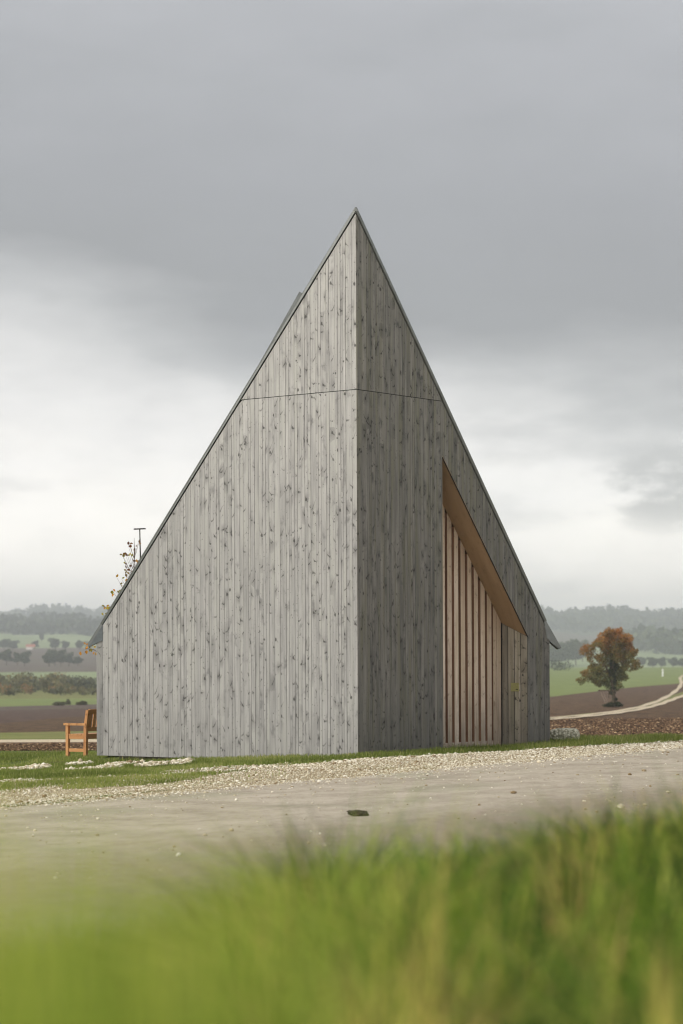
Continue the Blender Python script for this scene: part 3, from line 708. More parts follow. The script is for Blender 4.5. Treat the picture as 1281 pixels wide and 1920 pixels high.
def slat(a, b, zb, dep, mat, name='slat', parent=None, tone=None, nmin=0):
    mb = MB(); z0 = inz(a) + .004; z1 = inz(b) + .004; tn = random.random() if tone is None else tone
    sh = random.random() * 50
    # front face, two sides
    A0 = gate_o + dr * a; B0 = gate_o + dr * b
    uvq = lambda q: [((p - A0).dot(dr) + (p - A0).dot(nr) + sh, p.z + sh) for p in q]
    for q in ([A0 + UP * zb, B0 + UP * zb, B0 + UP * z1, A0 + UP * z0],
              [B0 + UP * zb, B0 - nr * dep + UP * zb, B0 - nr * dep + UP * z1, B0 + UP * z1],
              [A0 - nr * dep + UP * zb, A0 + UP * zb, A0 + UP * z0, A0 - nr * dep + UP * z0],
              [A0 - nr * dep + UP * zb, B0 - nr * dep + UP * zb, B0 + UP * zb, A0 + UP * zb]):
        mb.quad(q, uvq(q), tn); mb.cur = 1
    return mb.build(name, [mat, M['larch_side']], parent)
for a, b in sl_u:
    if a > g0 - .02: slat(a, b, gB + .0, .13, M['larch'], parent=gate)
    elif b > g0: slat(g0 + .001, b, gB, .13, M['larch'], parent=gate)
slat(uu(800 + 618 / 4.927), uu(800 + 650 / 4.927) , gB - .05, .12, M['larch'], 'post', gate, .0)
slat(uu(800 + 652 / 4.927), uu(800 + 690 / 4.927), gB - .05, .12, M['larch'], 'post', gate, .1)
# bottom rail between the slats
mb = MB(); a, b = g0 + .01, uu(800 + 622 / 4.927)
mb.box(gate_o + dr * (a + b) / 2 - nr * .055 + UP * (gB + .045), dr * (b - a) / 2, nr * .048, UP * .045, .7)
mb.build('bottom_rail', M['larch'], gate)
# plaque on the reveal
pc_ = hit(965.7, 1288.5, J - dr * .012, -dr)
mb = MB(); mb.box(pc_, -nr * .085, dr * .006, UP * .078); plq = mb.build('plaque', M['brass'], chapel); plq['label'] = 'small yellow green square plaque'
mb = MB()
mb.box(pc_ - dr * .0075 - UP * .04 + nr * .035, nr * .012, dr * .001, UP * .006); mb.build('emblem', M['ink'], plq); mb = MB(); mb.box(pc_ - dr * .0075 - UP * .04 + nr * .062, nr * .011, dr * .001, UP * .006)
mb.build('emblem', M['ink'], plq)

# ------------------------------------------------------------------ bench beside the left wall
bf = at(161.5, 1426, 47.0); bz = float(gz(bf.x, bf.y))
bench = empty('garden_bench', Vector((bf.x, bf.y, bz)), 'orange brown slatted wooden bench standing beside the chapel', 'bench')
bx = Vector((math.cos(R(-36)), math.sin(R(-36)), 0)); by = Vector((-bx.y, bx.x, 0))    # bx: backwards, by: along the seat
B0 = Vector((bf.x, bf.y, bz)); wd = .048
def BP(x_, y_, z_): return B0 + bx * x_ + by * y_ + UP * z_
sc = 46.2 / F
X0, X1 = -.475, 0.
LEN = 1.35
for ye in (0, LEN):
    mb = MB(); mb.bar(BP(X0, ye, 0), BP(X0, ye, .62), bx * .033, by * .03, .6); mb.build('leg', M['bench_wood'], bench)
    mb = MB(); mb.bar(BP(X1 - .015, ye, 0), BP(X1 - .0, ye, .60), bx * .034, by * .03, .4); mb.bar(BP(X1 - .0, ye, .595), BP(X1 + .055, ye, .915), bx * .034, by * .03, .4); mb.build('leg', M['bench_wood'], bench)
    mb = MB(); mb.bar(BP(X0 - .075, ye - .005, .635), BP(X1 + .02, ye - .005, .635), by * .04, UP * .022, .8); mb.build('armrest', M['bench_wood'], bench)
    mb = MB(); mb.bar(BP(X0 + .03, ye, .13), BP(X1 - .04, ye, .13), by * .015, UP * .032, .5); mb.build('side_rail', M['bench_wood'], bench); mb = MB(); mb.bar(BP(X0 + .03, ye, .385), BP(X1 - .03, ye, .385), by * .015, UP * .036, .5); mb.build('side_rail', M['bench_wood'], bench)
mb = MB()
for k in range(5):
    xx = X0 + .03 + k * .098; mb.bar(BP(xx, -.02, .435), BP(xx, LEN + .02, .435), bx * .04, UP * .011, .9)
mb.build('seat', M['bench_wood'], bench)
mb = MB(); mb.bar(BP(X0, .03, .385), BP(X0, LEN - .03, .385), bx * .014, UP * .036); mb.bar(BP(X1 - .03, .03, .385), BP(X1 - .03, LEN - .03, .385), bx * .014, UP * .036); mb.build('seat_rail', M['bench_wood'], bench)
mb = MB(); lean = Vector(BP(.055, 0, .33) - BP(0, 0, 0)).normalized(); pn = lean.cross(by).normalized()
bb = lambda h, y_: BP(X1 - .0 + .055 * (h - .595) / .33, y_, h)
mb.bar(bb(.885, .03), bb(.885, LEN - .03), pn * .016, lean * .045, .5); mb.bar(bb(.54, .03), bb(.54, LEN - .03), pn * .016, lean * .04, .5)
for k in range(11):
    yk = .10 + k * (LEN - .2) / 10; mb.bar(bb(.55, yk), bb(.85, yk), by * .036, pn * .010, .3 + .4 * (k % 2))
mb.build('backrest', M['bench_wood'], bench)

# ------------------------------------------------------------------ rough stone block at the right corner
def rock(name, c, sx_, sy_, sz_, mat, seed, sub=3, rough_=.10, box=.6, parent=None):
    bm = __import__('bmesh').new(); __import__('bmesh').ops.create_icosphere(bm, subdivisions=sub, radius=1)
    rr = np.random.default_rng(seed); dirs = rr.normal(size=(14, 3)); dirs /= np.linalg.norm(dirs, axis=1)[:, None]; amp = rr.uniform(-1, 1, 14)
    for v in bm.verts:
        p = v.co.normalized(); q = Vector([math.copysign(abs(a_) ** (1 - box), a_) for a_ in p])
        q = q / max(1, q.length ** .5)
        dsp = sum(amp[i] * math.exp(-6 * (1 - p.dot(Vector(dirs[i])))) for i in range(14)) * rough_ + rr.normal() * rough_ * .12
        q = q * (1 + dsp); v.co = Vector((q.x * sx_, q.y * sy_, q.z * sz_))
    me = bpy.data.meshes.new(name); bm.to_mesh(me); bm.free(); me.materials.append(mat)
    return link(name, me, parent, c)
sp = at(1058, 1390, 46.3); spz = float(gz(sp.x, sp.y))
tag(rock('stone_block', Vector((sp.x - .02, sp.y, spz + .10)), .30, .22, .15, M['stone'], 3, 4, .14, .55), 'lichened limestone block lying beside the right chapel corner', 'stone')
cp = at(672, 1531, 1.66 * F / 294)
cl = tag(rock('mud_clod', Vector((cp.x, cp.y, float(gz(cp.x, cp.y)) + .02)), .11, .07, .042, M['clod'], 5, 3, .6, .05), 'dark muddy clod lying alone on the lane', 'clod')
# ------------------------------------------------------------------ perch pole behind the chapel
pb = at(263.5, 1300, 52.); pz = float(gz(pb.x, pb.y))
perch = empty('perch_pole', Vector((pb.x, pb.y, pz)), 'thin T shaped perch pole rising behind the left roof edge', 'pole')
top = at(262, 992, 52.)
mb = MB(); mb.tube([Vector((pb.x, pb.y, pz)), Vector((pb.x + .01, pb.y, pz + 2)), Vector((top.x + .012, top.y, top.z - .6)), top], [.022, .02, .016, .013]); mb.build('pole', M['iron'], perch)
mb = MB(); mb.box(top + UP * .004, Vector((.127, .02, .006)), Vector((0, .02, 0)), UP * .014); mb.build('crossbar', M['iron'], perch)

# ------------------------------------------------------------------ leaves and trees
def leaf_quads(P, size, tone, rr, aspect=1.6, up=0.):
    """P (n,3) -> little folded leaves, arbitrary orientation"""
    n = len(P); a = rr.normal(size=(n, 3)); a /= np.linalg.norm(a, axis=1)[:, None]; b = rr.normal(size=(n, 3)); b -= (a * b).sum(1)[:, None] * a; b /= np.linalg.norm(b, axis=1)[:, None]
    s = (size * rr.uniform(.6, 1.4, n))[:, None]
    V = np.stack([P - a * s * aspect * .5, P + b * s * .5, P + a * s * aspect * .5, P - b * s * .5], 1).reshape(-1, 3)
    return V, np.arange(n * 4).reshape(-1, 4), np.repeat(tone, 4)
def lobes_points(lobes, n, rr, shell=.55):
    w_ = np.array([l[3] * l[4] * l[3] for l in lobes]); w_ /= w_.sum(); idx = rr.choice(len(lobes), n, p=w_)
    d = rr.normal(size=(n, 3)); d /= np.linalg.norm(d, axis=1)[:, None]; r_ = rr.uniform(shell ** 3, 1, n) ** (1 / 3)
    # clumps
    L = np.array(lobes); c = L[idx, :3]; rad = np.stack([L[idx, 3], L[idx, 3], L[idx, 4]], 1)
    return c + d * r_[:, None] * rad, idx, d
# autumn tree on the right, built from lobes seen in the photo
tb = ground_px(1150, 1326, 46); TD = tb.y; ts_ = TD / F
print('tree', tb, 'px/m', 1 / ts_)
tree = empty('maple_tree', tb, 'lone autumn tree with orange crown and ivy covered trunk beside the track', 'tree')
rr = np.random.default_rng(4)
lob = []
for (px_, py_, r_, rv) in [(1095, 1222, 9, 8), (1188, 1225, 9, 9), (1170, 1270, 9, 8), (1092, 1275, 8, 6), (1125, 1280, 12, 7), (1140, 1275, 9, 8), (1192, 1250, 10, 8), (1122, 1256, 10, 8), (1110, 1250, 9, 7), (1172, 1250, 10, 9), (1155, 1268, 8, 8), (1162, 1284, 8, 7), (1139, 1287, 8, 6), (1150, 1294, 7, 7), (1135, 1200, 16, 14), (1175, 1198, 12, 10), (1148, 1195, 17, 14), (1165, 1200, 18, 16), (1125, 1208, 16, 14), (1105, 1217, 12, 11), (1145, 1215, 22, 15), (1178, 1215, 15, 14), (1180, 1232, 14, 10), (1190, 1242, 10, 8), (1160, 1232, 15, 12), (1130, 1235, 13, 12),
                           (1108, 1233, 9, 10), (1118, 1250, 11, 8), (1100, 1264, 11, 8), (1116, 1272, 12, 8), (1132, 1264, 11, 9), (1163, 1255, 9, 11), (1160, 1185, 12, 8), (1195, 1256, 5, 3), (1142, 1183, 10, 6)]:
    for dy_ in (rr.uniform(-1, 1),):
        c_ = tb + Vector(((px_ - 1150) * ts_, dy_ * 14 * ts_ * (1 if r_ > 10 else .6), (1326 - py_) * ts_)); lob.append((c_.x, c_.y, c_.z, r_ * ts_, rv * ts_))
for (px_, py_, r_, rv) in [(1140, 1245, 12, 10), (1150, 1225, 16, 12), (1172, 1240, 10, 8), (1120, 1262, 12, 8), (1095, 1262, 8, 6), (1108, 1272, 9, 6), (1168, 1262, 8, 8)]: lob.append((tb.x + (px_ - 1150) * ts_, tb.y + rr.uniform(-8, 8) * ts_, tb.z + (1326 - py_) * ts_, r_ * ts_, rv * ts_))
for k in range(120):      # small sprays round the lobes break up the outline
    b_ = lob[rr.integers(0, 17)]; d_ = rr.normal(size=3); d_ /= np.linalg.norm(d_); q = np.array(b_[:3]) + d_ * np.array([b_[3], b_[3], b_[4]]) * rr.uniform(.75, 1.12); s_ = rr.uniform(2.2, 5) * ts_; lob.append((*q, s_, s_ * .8))
P, idx, d_ = lobes_points(lob, 26000, rr, .12)
hole = ((P[:, 0] - (tb.x + (1122 - 1150) * ts_)) / (5 * ts_)) ** 2 + ((P[:, 2] - (tb.z + (1326 - 1216) * ts_)) / (4.5 * ts_)) ** 2 < 1
P = P[~hole]; P = P + .10 * np.stack([np.sin(P[:, 2] * 6.), np.sin(P[:, 0] * 5.), np.sin(P[:, 0] * 7. + P[:, 1] * 5)], 1); hgt = (P[:, 2] - tb.z) / ts_; rx = np.abs(P[:, 0] - tb.x) / ts_
tn = .20 + .0050 * (hgt - 60) + .0035 * rx + rr.normal(0, .13, len(P)) + .12 * np.sin(P[:, 0] * 3.1) * np.sin(P[:, 2] * 2.7)
tn = np.where(hgt > 122, tn + .1, tn)
V, Fq, tn = leaf_quads(P, 1.9 * ts_, np.clip(tn, 0, 1), rr, 1.4)
np_mesh('crown', V, Fq, M['autumn'], tn, parent=tree, loc=tuple(tb))
mb = MB()
tp_ = lambda px_, py_, dy_=0: tb + Vector(((px_ - 1150) * ts_, dy_, (1326 - py_) * ts_))
mb.tube([tp_(1152, 1328), tp_(1151, 1305), tp_(1148, 1280), tp_(1146, 1262)], [5 * ts_, 3.6 * ts_, 3.4 * ts_, 2.8 * ts_])
for tgt in [(1120, 1225), (1145, 1200), (1170, 1215), (1185, 1242), (1105, 1262), (1130, 1240), (1158, 1190), (1110, 1215)]:
    st = tp_(1147 + rr.uniform(-2, 2), rr.uniform(1262, 1280)); en = tp_(*tgt, rr.uniform(-.8, .8)); mid = (st + en) / 2 + Vector((0, 0, .25))
    mb.tube([st, mid, en], [1.9 * ts_, 1.2 * ts_, .4 * ts_], 5)
    for _ in range(3): mb.tube([mid, mid + Vector((rr.uniform(-.8, .8), rr.uniform(-.6, .6), rr.uniform(.2, 1)))], [.7 * ts_, .2 * ts_], 4)
mb.build('trunk', M['bark'], tree)
iv = [( *tp_(1151 + rr.uniform(-4, 3), y_), r_ * ts_, r_ * ts_) for y_, r_ in [(1300, 4.5), (1290, 5.5), (1280, 6.5), (1270, 7.5), (1260, 8), (1250, 8), (1310, 4), (1243, 8)]]
P, _, _ = lobes_points(iv, 2600, rr, .3); V, Fq, tn = leaf_quads(P, 1.8 * ts_, rr.uniform(0, 1, len(P)), rr); np_mesh('ivy', V, Fq, M['ivy'], tn, parent=tree, loc=tuple(tb))
sb = [( *tp_(x_, y_), r_ * ts_, r_ * .7 * ts_) for x_, y_, r_ in [(1150, 1320, 8), (1158, 1321, 8), (1142, 1322, 7), (1134, 1323, 4), (1165, 1323, 4), (1153, 1312, 6)]]
P, _, _ = lobes_points(sb, 1500, rr, .2); V, Fq, tn = leaf_quads(P, 1.6 * ts_, rr.uniform(0, 1, len(P)), rr)
tag(np_mesh('shrub', V, Fq, M['ivy'], tn, loc=tuple(tb)), 'low dark shrub round the foot of the autumn tree', 'shrub')
# hunters' ladder seat leaning by the tree
lad = empty('ladder_seat', tp_(1136, 1324), 'small wooden ladder seat standing left of the autumn tree trunk', 'ladder seat')
mb = MB()
for dx_ in (0, 5): mb.tube([tp_(1138 + dx_ * .6, 1323), tp_(1126 + dx_, 1296)], .5 * ts_, 5)
mb.build('ladder', M['larch'], lad)
mb = MB(); mb.box(tp_(1132, 1294.5), Vector((9 * ts_, 0, 0)), Vector((0, .45, 0)), UP * 1.1 * ts_); mb.box(tp_(1142, 1302), Vector((.6 * ts_, 0, 0)), Vector((0, .05, 0)), UP * 9 * ts_); mb.build('platform', M['bark'], lad)
# white marker on the green field
mk = ground_px(1243, 1268.5, 46); ms_ = mk.y / F
mark = empty('marker_post', mk, 'white notched marker post standing in the green field', 'post')
mb = MB()
for k in range(5): mb.box(mk + UP * (1.4 + k * 2.8) * ms_, Vector(((1.1 if k % 2 else 1.6) * ms_, 0, 0)), Vector((0, .2, 0)), UP * 1.38 * ms_)
mb.build('post', M['white'], mark)

# far trees: two kinds with crown and trunk, copied
def make_tree(name, seed, lobn, mat, label, group, loc, flat=1., n=2400, size=.05):
    rr = np.random.default_rng(seed); root = empty(name, (0, 0, 0), label, 'tree', group); lob = [(0, 0, .62, .30, .30 * flat)]
    for k in range(lobn):
        a_ = rr.uniform(0, 6.28); q = rr.uniform(.12, .34); lob.append((q * math.cos(a_), q * math.sin(a_), rr.uniform(.34, .86), rr.uniform(.12, .22), rr.uniform(.10, .18)))
    for k in range(22):
        b_ = lob[rr.integers(0, lobn)]; d_ = rr.normal(size=3); d_ /= np.linalg.norm(d_); lob.append((b_[0] + d_[0] * b_[3], b_[1] + d_[1] * b_[3], b_[2] + abs(d_[2]) * b_[4] * .9, .06, .055))
    P, _, _ = lobes_points(lob, n, rr, .2); tn = .35 + .25 * (P[:, 2] - .3) + rr.normal(0, .16, n) + .15 * np.sin(P[:, 0] * 14 + seed) * np.sin(P[:, 2] * 12)
    V, Fq, tn = leaf_quads(P, size, np.clip(tn, 0, 1), rr, 1.3); np_mesh('crown', V, Fq, mat, tn, parent=root)
    mb = MB(); mb.tube([(0, 0, -.05), (.01, 0, .25), (-.01, .01, .6)], [.035, .028, .012], 6)
    for k in range(4):
        a_ = rr.uniform(0, 6.28); mb.tube([(0, 0, rr.uniform(.2, .4)), (.22 * math.cos(a_), .22 * math.sin(a_), rr.uniform(.5, .7))], [.014, .005], 4)
    mb.build('trunk', M['bark'], root); return root
far = [  # px, base row (None: use distance), distance, height in photo px, width factor, label
    (12, 1190, 32, 1.0, 'pale green far tree at the left end of the tree row', 0), (33, 1180, 27, .85, 'slim far tree third in the left tree row', 0), (-6, 1190, 30, .9, 'cut off tree at the very left of the far tree row', 1),
    (46, 1160, 30, .95, 'darkest far tree of the left trio by the pink slope', 1), (92, 1150, 30, 1.1, 'dark round far tree starting the middle clump', 1), (103, 1180, 32, 1., 'tall dark tree in the middle far clump', 1), (114, 1160, 33, .7, 'narrow tree between the dark and pale far trees', 1),
    (129, 1150, 28, .95, 'pale green tree right of the middle far clump', 0), (146, 1170, 19, 1.3, 'low faint tree at the right end of the far row', 0),
    (8, 1700, 22, 1.3, 'hazy tree left of the pink farmhouse', 1), (24, 1680, 20, 1.4, 'hazy low tree nearer the farmhouse', 1), (66, 1750, 17, 1.2, 'faint hazy tree just behind the farmhouse', 0), (104, 1690, 24, 1.3, 'broad hazy tree behind the middle clump', 1), (124, 1700, 18, 1.2, 'faint hazy tree right of the broad one', 1), (150, 1700, 19, 1.2, 'faint hazy tree nearest the left eave', 1), (78, 2000, 20, .7, 'thin faint tree on the pale green slope', 0), (168, 1700, 17, 1.3, 'faint hazy tree half behind the left eave', 1),
    (1036, 1500, 46, .9, 'tall blue grey tree touching the right chapel wall', 1), (1050, 1520, 47, 1., 'second blue grey tree from the right chapel wall', 1), (1066, 1540, 50, .9, 'tallest blue grey tree of the right clump', 1), (1080, 1560, 50, .9, 'blue grey tree left behind the autumn crown', 1), (1093, 1700, 42, .8, 'fading tree behind the autumn crown', 1),
    (1205, 1500, 20, 1.3, 'low hazy tree right behind the autumn crown', 1), (1224, 1450, 23, 1.2, 'round dark tree in the far right hedge line', 1), (1240, 1460, 22, 1.2, 'second round tree in the far right hedge line', 1), (1262, 1470, 21, 1.3, 'third round tree in the far right hedge line', 1), (1279, 1470, 19, 1.2, 'tree at the right frame edge of the hedge line', 1)]
protoA = make_tree('broadleaf_tree', 21, 9, M['far_leaf'], 'x', 'hazy trees on the far fields', None)
protoB = make_tree('broadleaf_tree', 22, 12, M['far_leaf'], 'x', 'hazy trees on the far fields', None, 1.1)
used = [False, False]
for i, (px_, D_, h_, wf, lb, kd) in enumerate(far):
    X_ = (px_ - PX) / F * D_; h = h_ * D_ / F; loc = Vector((X_, D_, float(gz(X_, D_)) - .3)); sc_ = (h * wf, h * wf, h); pr = (protoA, protoB)[kd]
    if not used[kd]: used[kd] = True; pr.location = loc; pr.scale = sc_; pr['label'] = lb
    else: copy_tree(pr, loc, lb, sc_, random.uniform(0, 6))
# bushes
def bush(px_, py_, wpx, hpx, label, mat, seed, group=None, D_=None):
    rr = np.random.default_rng(seed); b_ = ground_px(px_, py_, 46) if D_ is None else Vector(((px_ - PX) / F * D_, D_, float(gz((px_ - PX) / F * D_, D_)))); s_ = b_.y / F
    lob = [(b_.x + rr.uniform(-.5, .5) * wpx * .7 * s_, b_.y + rr.uniform(-.4, .4) * wpx * s_, b_.z + rr.uniform(.2, .55) * hpx * s_, wpx * .3 * s_, hpx * .42 * s_) for _ in range(7)]
    P, _, _ = lobes_points(lob, 900, rr, .3); V, Fq, tn = leaf_quads(P, 1.5 * s_, np.clip(rr.normal(.4, .2, len(P)), 0, 1), rr)
    return tag(np_mesh('bush', V, Fq, mat, tn, loc=tuple(b_)), label, 'bush', group)
bush(1053, 1257, 38, 21, 'rounded dark bush at the far edge of the green field', M['far_leaf'], 31)
bush(112, 1323, 22, 8, 'low brown bush left of the other on the grass strip', M['scrub'], 32); bush(128, 1321, 9, 11, 'small dark upright bush between two low ones', M['scrub'], 33); bush(152, 1322, 18, 9, 'low bush nearest the chapel on the grass strip', M['scrub'], 34)
# scrub and woods: masses nobody could count
def mass(name, label, regions, mat, leaf, seed, per=60, shell=.3):
    rr = np.random.default_rng(seed); Vs = []; Fs = []; Ts = []; k0 = 0
    for (p0, p1, d0, d1, n, hmin, hmax, tb_) in regions:
        px_ = rr.uniform(p0, p1, n); D_ = np.exp(rr.uniform(np.log(d0), np.log(d1), n)); X_ = (px_ - PX) / F * D_; h_ = rr.uniform(hmin, hmax, n); Z_ = gz(X_, D_)
        c = np.repeat(np.stack([X_, D_, Z_ + h_ * .5], -1), per, 0); hh = np.repeat(h_, per); m_ = len(c)
        d_ = rr.normal(size=(m_, 3)); d_ /= np.linalg.norm(d_, axis=1)[:, None]; r_ = rr.uniform(shell, 1, m_)[:, None]
        P = c + d_ * r_ * np.stack([hh * .62, hh * .62, hh * .5], 1)
        tn = np.clip(np.repeat(rr.normal(tb_, .2, n), per) + rr.normal(0, .1, m_) + d_[:, 2] * .08, 0, 1)
        V, Fq, tn = leaf_quads(P, np.mean(h_) * leaf, tn, rr, 1.3); Vs.append(V); Fs.append(Fq + k0); Ts.append(tn); k0 += len(V)
    return tag(np_mesh(name, np.concatenate(Vs), np.concatenate(Fs), mat, np.concatenate(Ts)), label, name, kind='stuff')
mass('scrub', 'wide patch of brownish green scrub on the valley floor', [(-400, 200, 480, 560, 90, 1.2, 2.6, .5), (-400, 130, 540, 680, 200, 2.0, 4.4, .5), (110, 330, 520, 640, 60, 1.6, 3.4, .25), (-60, 70, 490, 520, 14, 1.5, 2.6, .9)], M['scrub'], .17, 41, 90)
mass('woods', 'dark wood covering the left hill flank', [(-500, 330, 2350, 2950, 420, 9, 16, .15)], M['far_leaf'], .32, 42, 40)
mass('woods', 'paler wood along the far left ridge', [(-500, 330, 4300, 5300, 420, 14, 26, .65)], M['far_leaf'], .32, 43, 40)
mass('woods', 'forest covering the long ridge on the right', [(900, 1700, 3450, 4650, 560, 12, 22, .4)], M['far_leaf'], .32, 44, 40)
mass('woods', 'dark forest block below the right ridge', [(1172, 1700, 2100, 2450, 150, 16, 22, .4)], M['far_leaf'], .32, 45, 60)
# farmhouse
fx = at(56, 1216, 1720); fz = float(gz(fx.x, fx.y)); fs = 1720 / F
house = empty('farmhouse', Vector((fx.x, fx.y, fz)), 'tiny pale farmhouse with pinkish roof among the far left trees', 'house')
f0 = Vector((fx.x, fx.y, fz))
mb = MB(); mb.box(f0 + UP * 2 * fs, Vector((6 * fs, 0, 0)), Vector((0, 3, 0)), UP * 3 * fs); mb.build('wall', M['plaster'], house)
mb = MB(); q = [f0 + Vector((-7 * fs, -3.3, 5 * fs)), f0 + Vector((-7 * fs, 3.3, 5 * fs)), f0 + Vector((-7 * fs, 0, 10 * fs))]; mb.prism(q, (17 * fs, 0, 0)); mb.build('roof', M['tile_roof'], house)

# ------------------------------------------------------------------ sapling behind the left side wall
sD = 49.2; s0_ = at(247, 1420, sD); s0_.z = float(gz(s0_.x, s0_.y))
sap = empty('sapling', s0_, 'young sapling with sparse yellow and brown leaves behind the left eave', 'tree')
rr = np.random.default_rng(9)
tips = [(241, 1014), (244, 1019), (241, 1024), (254, 1023), (255, 1028), (260, 1014), (260, 1019), (229, 1039), (230, 1043), (236, 1042), (238, 1038), (244, 1044), (247, 1041), (258, 1050), (255, 1054), (234, 1057), (238, 1060), (242, 1063), (237, 1070), (233, 1068), (247, 1069), (243, 1077), (235, 1077), (219, 1083), (228, 1085), (236, 1087), (226, 1096), (230, 1097), (211, 1108), (217, 1108), (215, 1114), (223, 1111), (195, 1135), (199, 1138), (205, 1137), (204, 1140), (192, 1150), (199, 1148),
        (161, 1208), (163, 1213), (152, 1222), (163, 1220), (172, 1216), (175, 1213), (178, 1221), (181, 1222), (169, 1211)]
ys = [rr.uniform(-.35, .35) if p[1] < 1160 else -1.5 + rr.uniform(-.2, .2) for p in tips]
mb = MB()
mb.tube([s0_, at(249, 1250, sD), at(251, 1090, sD), at(252, 1030, sD), at(251.5, 1008, sD)], [.03, .024, .014, .008, .003], 6)
trunk_pt = lambda py: at(np.interp(py, [1008, 1090, 1250], [251.5, 251, 249]), py, sD)
Pl = []
for (px_, py_), dy_ in zip(tips, ys):
    p = at(px_, py_, sD + dy_); Pl.append(p)
    if py_ < 1160: st = trunk_pt(py_ + 22 + abs(252 - px_) * .8); mb.tube([st, (st * .5 + p * .5) + Vector((0, 0, -.03)), p], [.005, .004, .002], 4)
br = [trunk_pt(1290), at(205, 1240, sD - .8), at(176, 1218, sD - 1.5), at(160, 1216, sD - 1.5)]
mb.tube(br, [.012, .009, .005, .003], 5)
mb.build('trunk', M['twig'], sap)
mbl = MB()
for i, p in enumerate(Pl):
    py_ = tips[i][1]; tn = {0: rr.uniform(0, .5), 1: rr.uniform(.45, 1)}[int(py_ > 1080 or rr.random() < .25)]
    for _ in range(1 if rr.random() < .55 else 2):
        q = p + Vector(rr.normal(0, .012, 3)); sz = rr.uniform(.038, .062)
        a = Vector(rr.normal(0, 1, 3)); a.y *= .5; a.z -= .5; a.normalize(); b = a.cross(Vector((rr.normal() * .4, 1, rr.normal() * .4))).normalized(); n3 = a.cross(b)
        c0 = q; L_ = sz * 1.25; k_ = n3 * sz * rr.uniform(.1, .35)
        m1, m2 = c0 + a * L_ * .35, c0 + a * L_ * .75; tip = c0 + a * L_ * 1.1
        for sg in (1, -1):
            mbl.quad([c0, m1 + b * sg * sz * .42 + k_, m2 + b * sg * sz * .36 + k_, tip, m2, m1] if sg > 0 else [c0, m1, m2, tip, m2 + b * sg * sz * .36 + k_, m1 + b * sg * sz * .42 + k_], None, tn)
mbl.build('leaves', M['sapling_leaf'], sap)

# ------------------------------------------------------------------ gravel stones, grass
ico = None
def stones(name, P, size, mat, label, seed):
    bm = __import__('bmesh').new(); __import__('bmesh').ops.create_icosphere(bm, subdivisions=1, radius=1)
    bv = np.array([v.co[:] for v in bm.verts]); bf_ = np.array([[v.index for v in f.verts] for f in bm.faces]); bm.free()
    rr = np.random.default_rng(seed); n = len(P); jit = bv[None] * (1 + rr.uniform(-.28, .28, (n, len(bv), 1)))
    sc_ = size[:, None, None] * np.stack([rr.uniform(.7, 1.4, n), rr.uniform(.7, 1.4, n), rr.uniform(.45, .9, n)], -1)[:, None, :]
    a_ = rr.uniform(0, 6.28, n); ca, sa = np.cos(a_), np.sin(a_); v = jit * sc_
    v = np.stack([v[..., 0] * ca[:, None] - v[..., 1] * sa[:, None], v[..., 0] * sa[:, None] + v[..., 1] * ca[:, None], v[..., 2]], -1) + P[:, None, :]
    Fq = (bf_[None] + np.arange(n)[:, None, None] * len(bv)).reshape(-1, 3)
    return tag(np_mesh(name, v.reshape(-1, 3), Fq, mat, np.repeat(rr.uniform(0, 1, n), len(bv))), label, name.replace('_', ' '), kind='stuff')
def ts_to_xy(t_, s_): q = R0[None] + t_[:, None] * SD[None] + s_[:, None] * SN[None]; return q[:, 0], q[:, 1]
def vnoise(X, Y, f, seed):
    r_ = np.random.default_rng(seed); out = np.zeros_like(X)
    for k in range(7):
        a_ = r_.uniform(0, 6.28); ff = f * r_.uniform(.6, 1.9); out += np.sin((X * math.cos(a_) + Y * math.sin(a_)) * ff + r_.uniform(0, 6.28))
    return out / 2.6
rr = np.random.default_rng(77)
n = 95000; t_ = rr.uniform(-16, 18, n); sh_ = shoulder(t_); s_ = sh_ * rr.uniform(-.02, 1.06, n); s_ = np.where(rr.uniform(0, 1, n) < .1, rr.exponential(.35, n), s_) ; X_, Y_ = ts_to_xy(t_, s_)
vis = np.abs(X_ / Y_) < .22; keep = vis & ((vnoise(X_, Y_, 1.3, 5) < .55) | (X_ > -1.2) | (rr.uniform(0, 1, n) < .35)); X_, Y_ = X_[keep], Y_[keep]
size = rr.lognormal(math.log(.0062), .5, len(X_)); stones('gravel', np.stack([X_, Y_, gz(X_, Y_) + size * .25], -1), size, M['pebble'], 'loose pale limestone gravel along the lane', 1)
# white ridge of coarser stones at the back of the shoulder
n = 8000; t_ = rr.uniform(-13, 14, n); s_ = shoulder(t_) + rr.normal(0, .16, n); X_, Y_ = ts_to_xy(t_, s_); vis = (np.abs(X_ / Y_) < .22) & ((vnoise(X_, Y_, .8, 8) > -.3) | (X_ > -2.5)); X_, Y_ = X_[vis], Y_[vis]
size = np.minimum(rr.lognormal(math.log(.012), .4, len(X_)), .03); stones('gravel', np.stack([X_, Y_, gz(X_, Y_) + size * .4], -1), size, M['pebble'], 'coarser white stones heaped along the grass edge', 2)
n = 1500; t_ = rr.uniform(-14, 10, n); s_ = rr.uniform(.05, 1, n) ** 1.6 * 7; X_, Y_ = ts_to_xy(t_, s_); size = rr.lognormal(math.log(.0055), .65, n)
stones('gravel', np.stack([X_, Y_, gz(X_, Y_) + .006 + size * .3], -1), size, M['pebble'], 'loose stones scattered on the lane', 3)

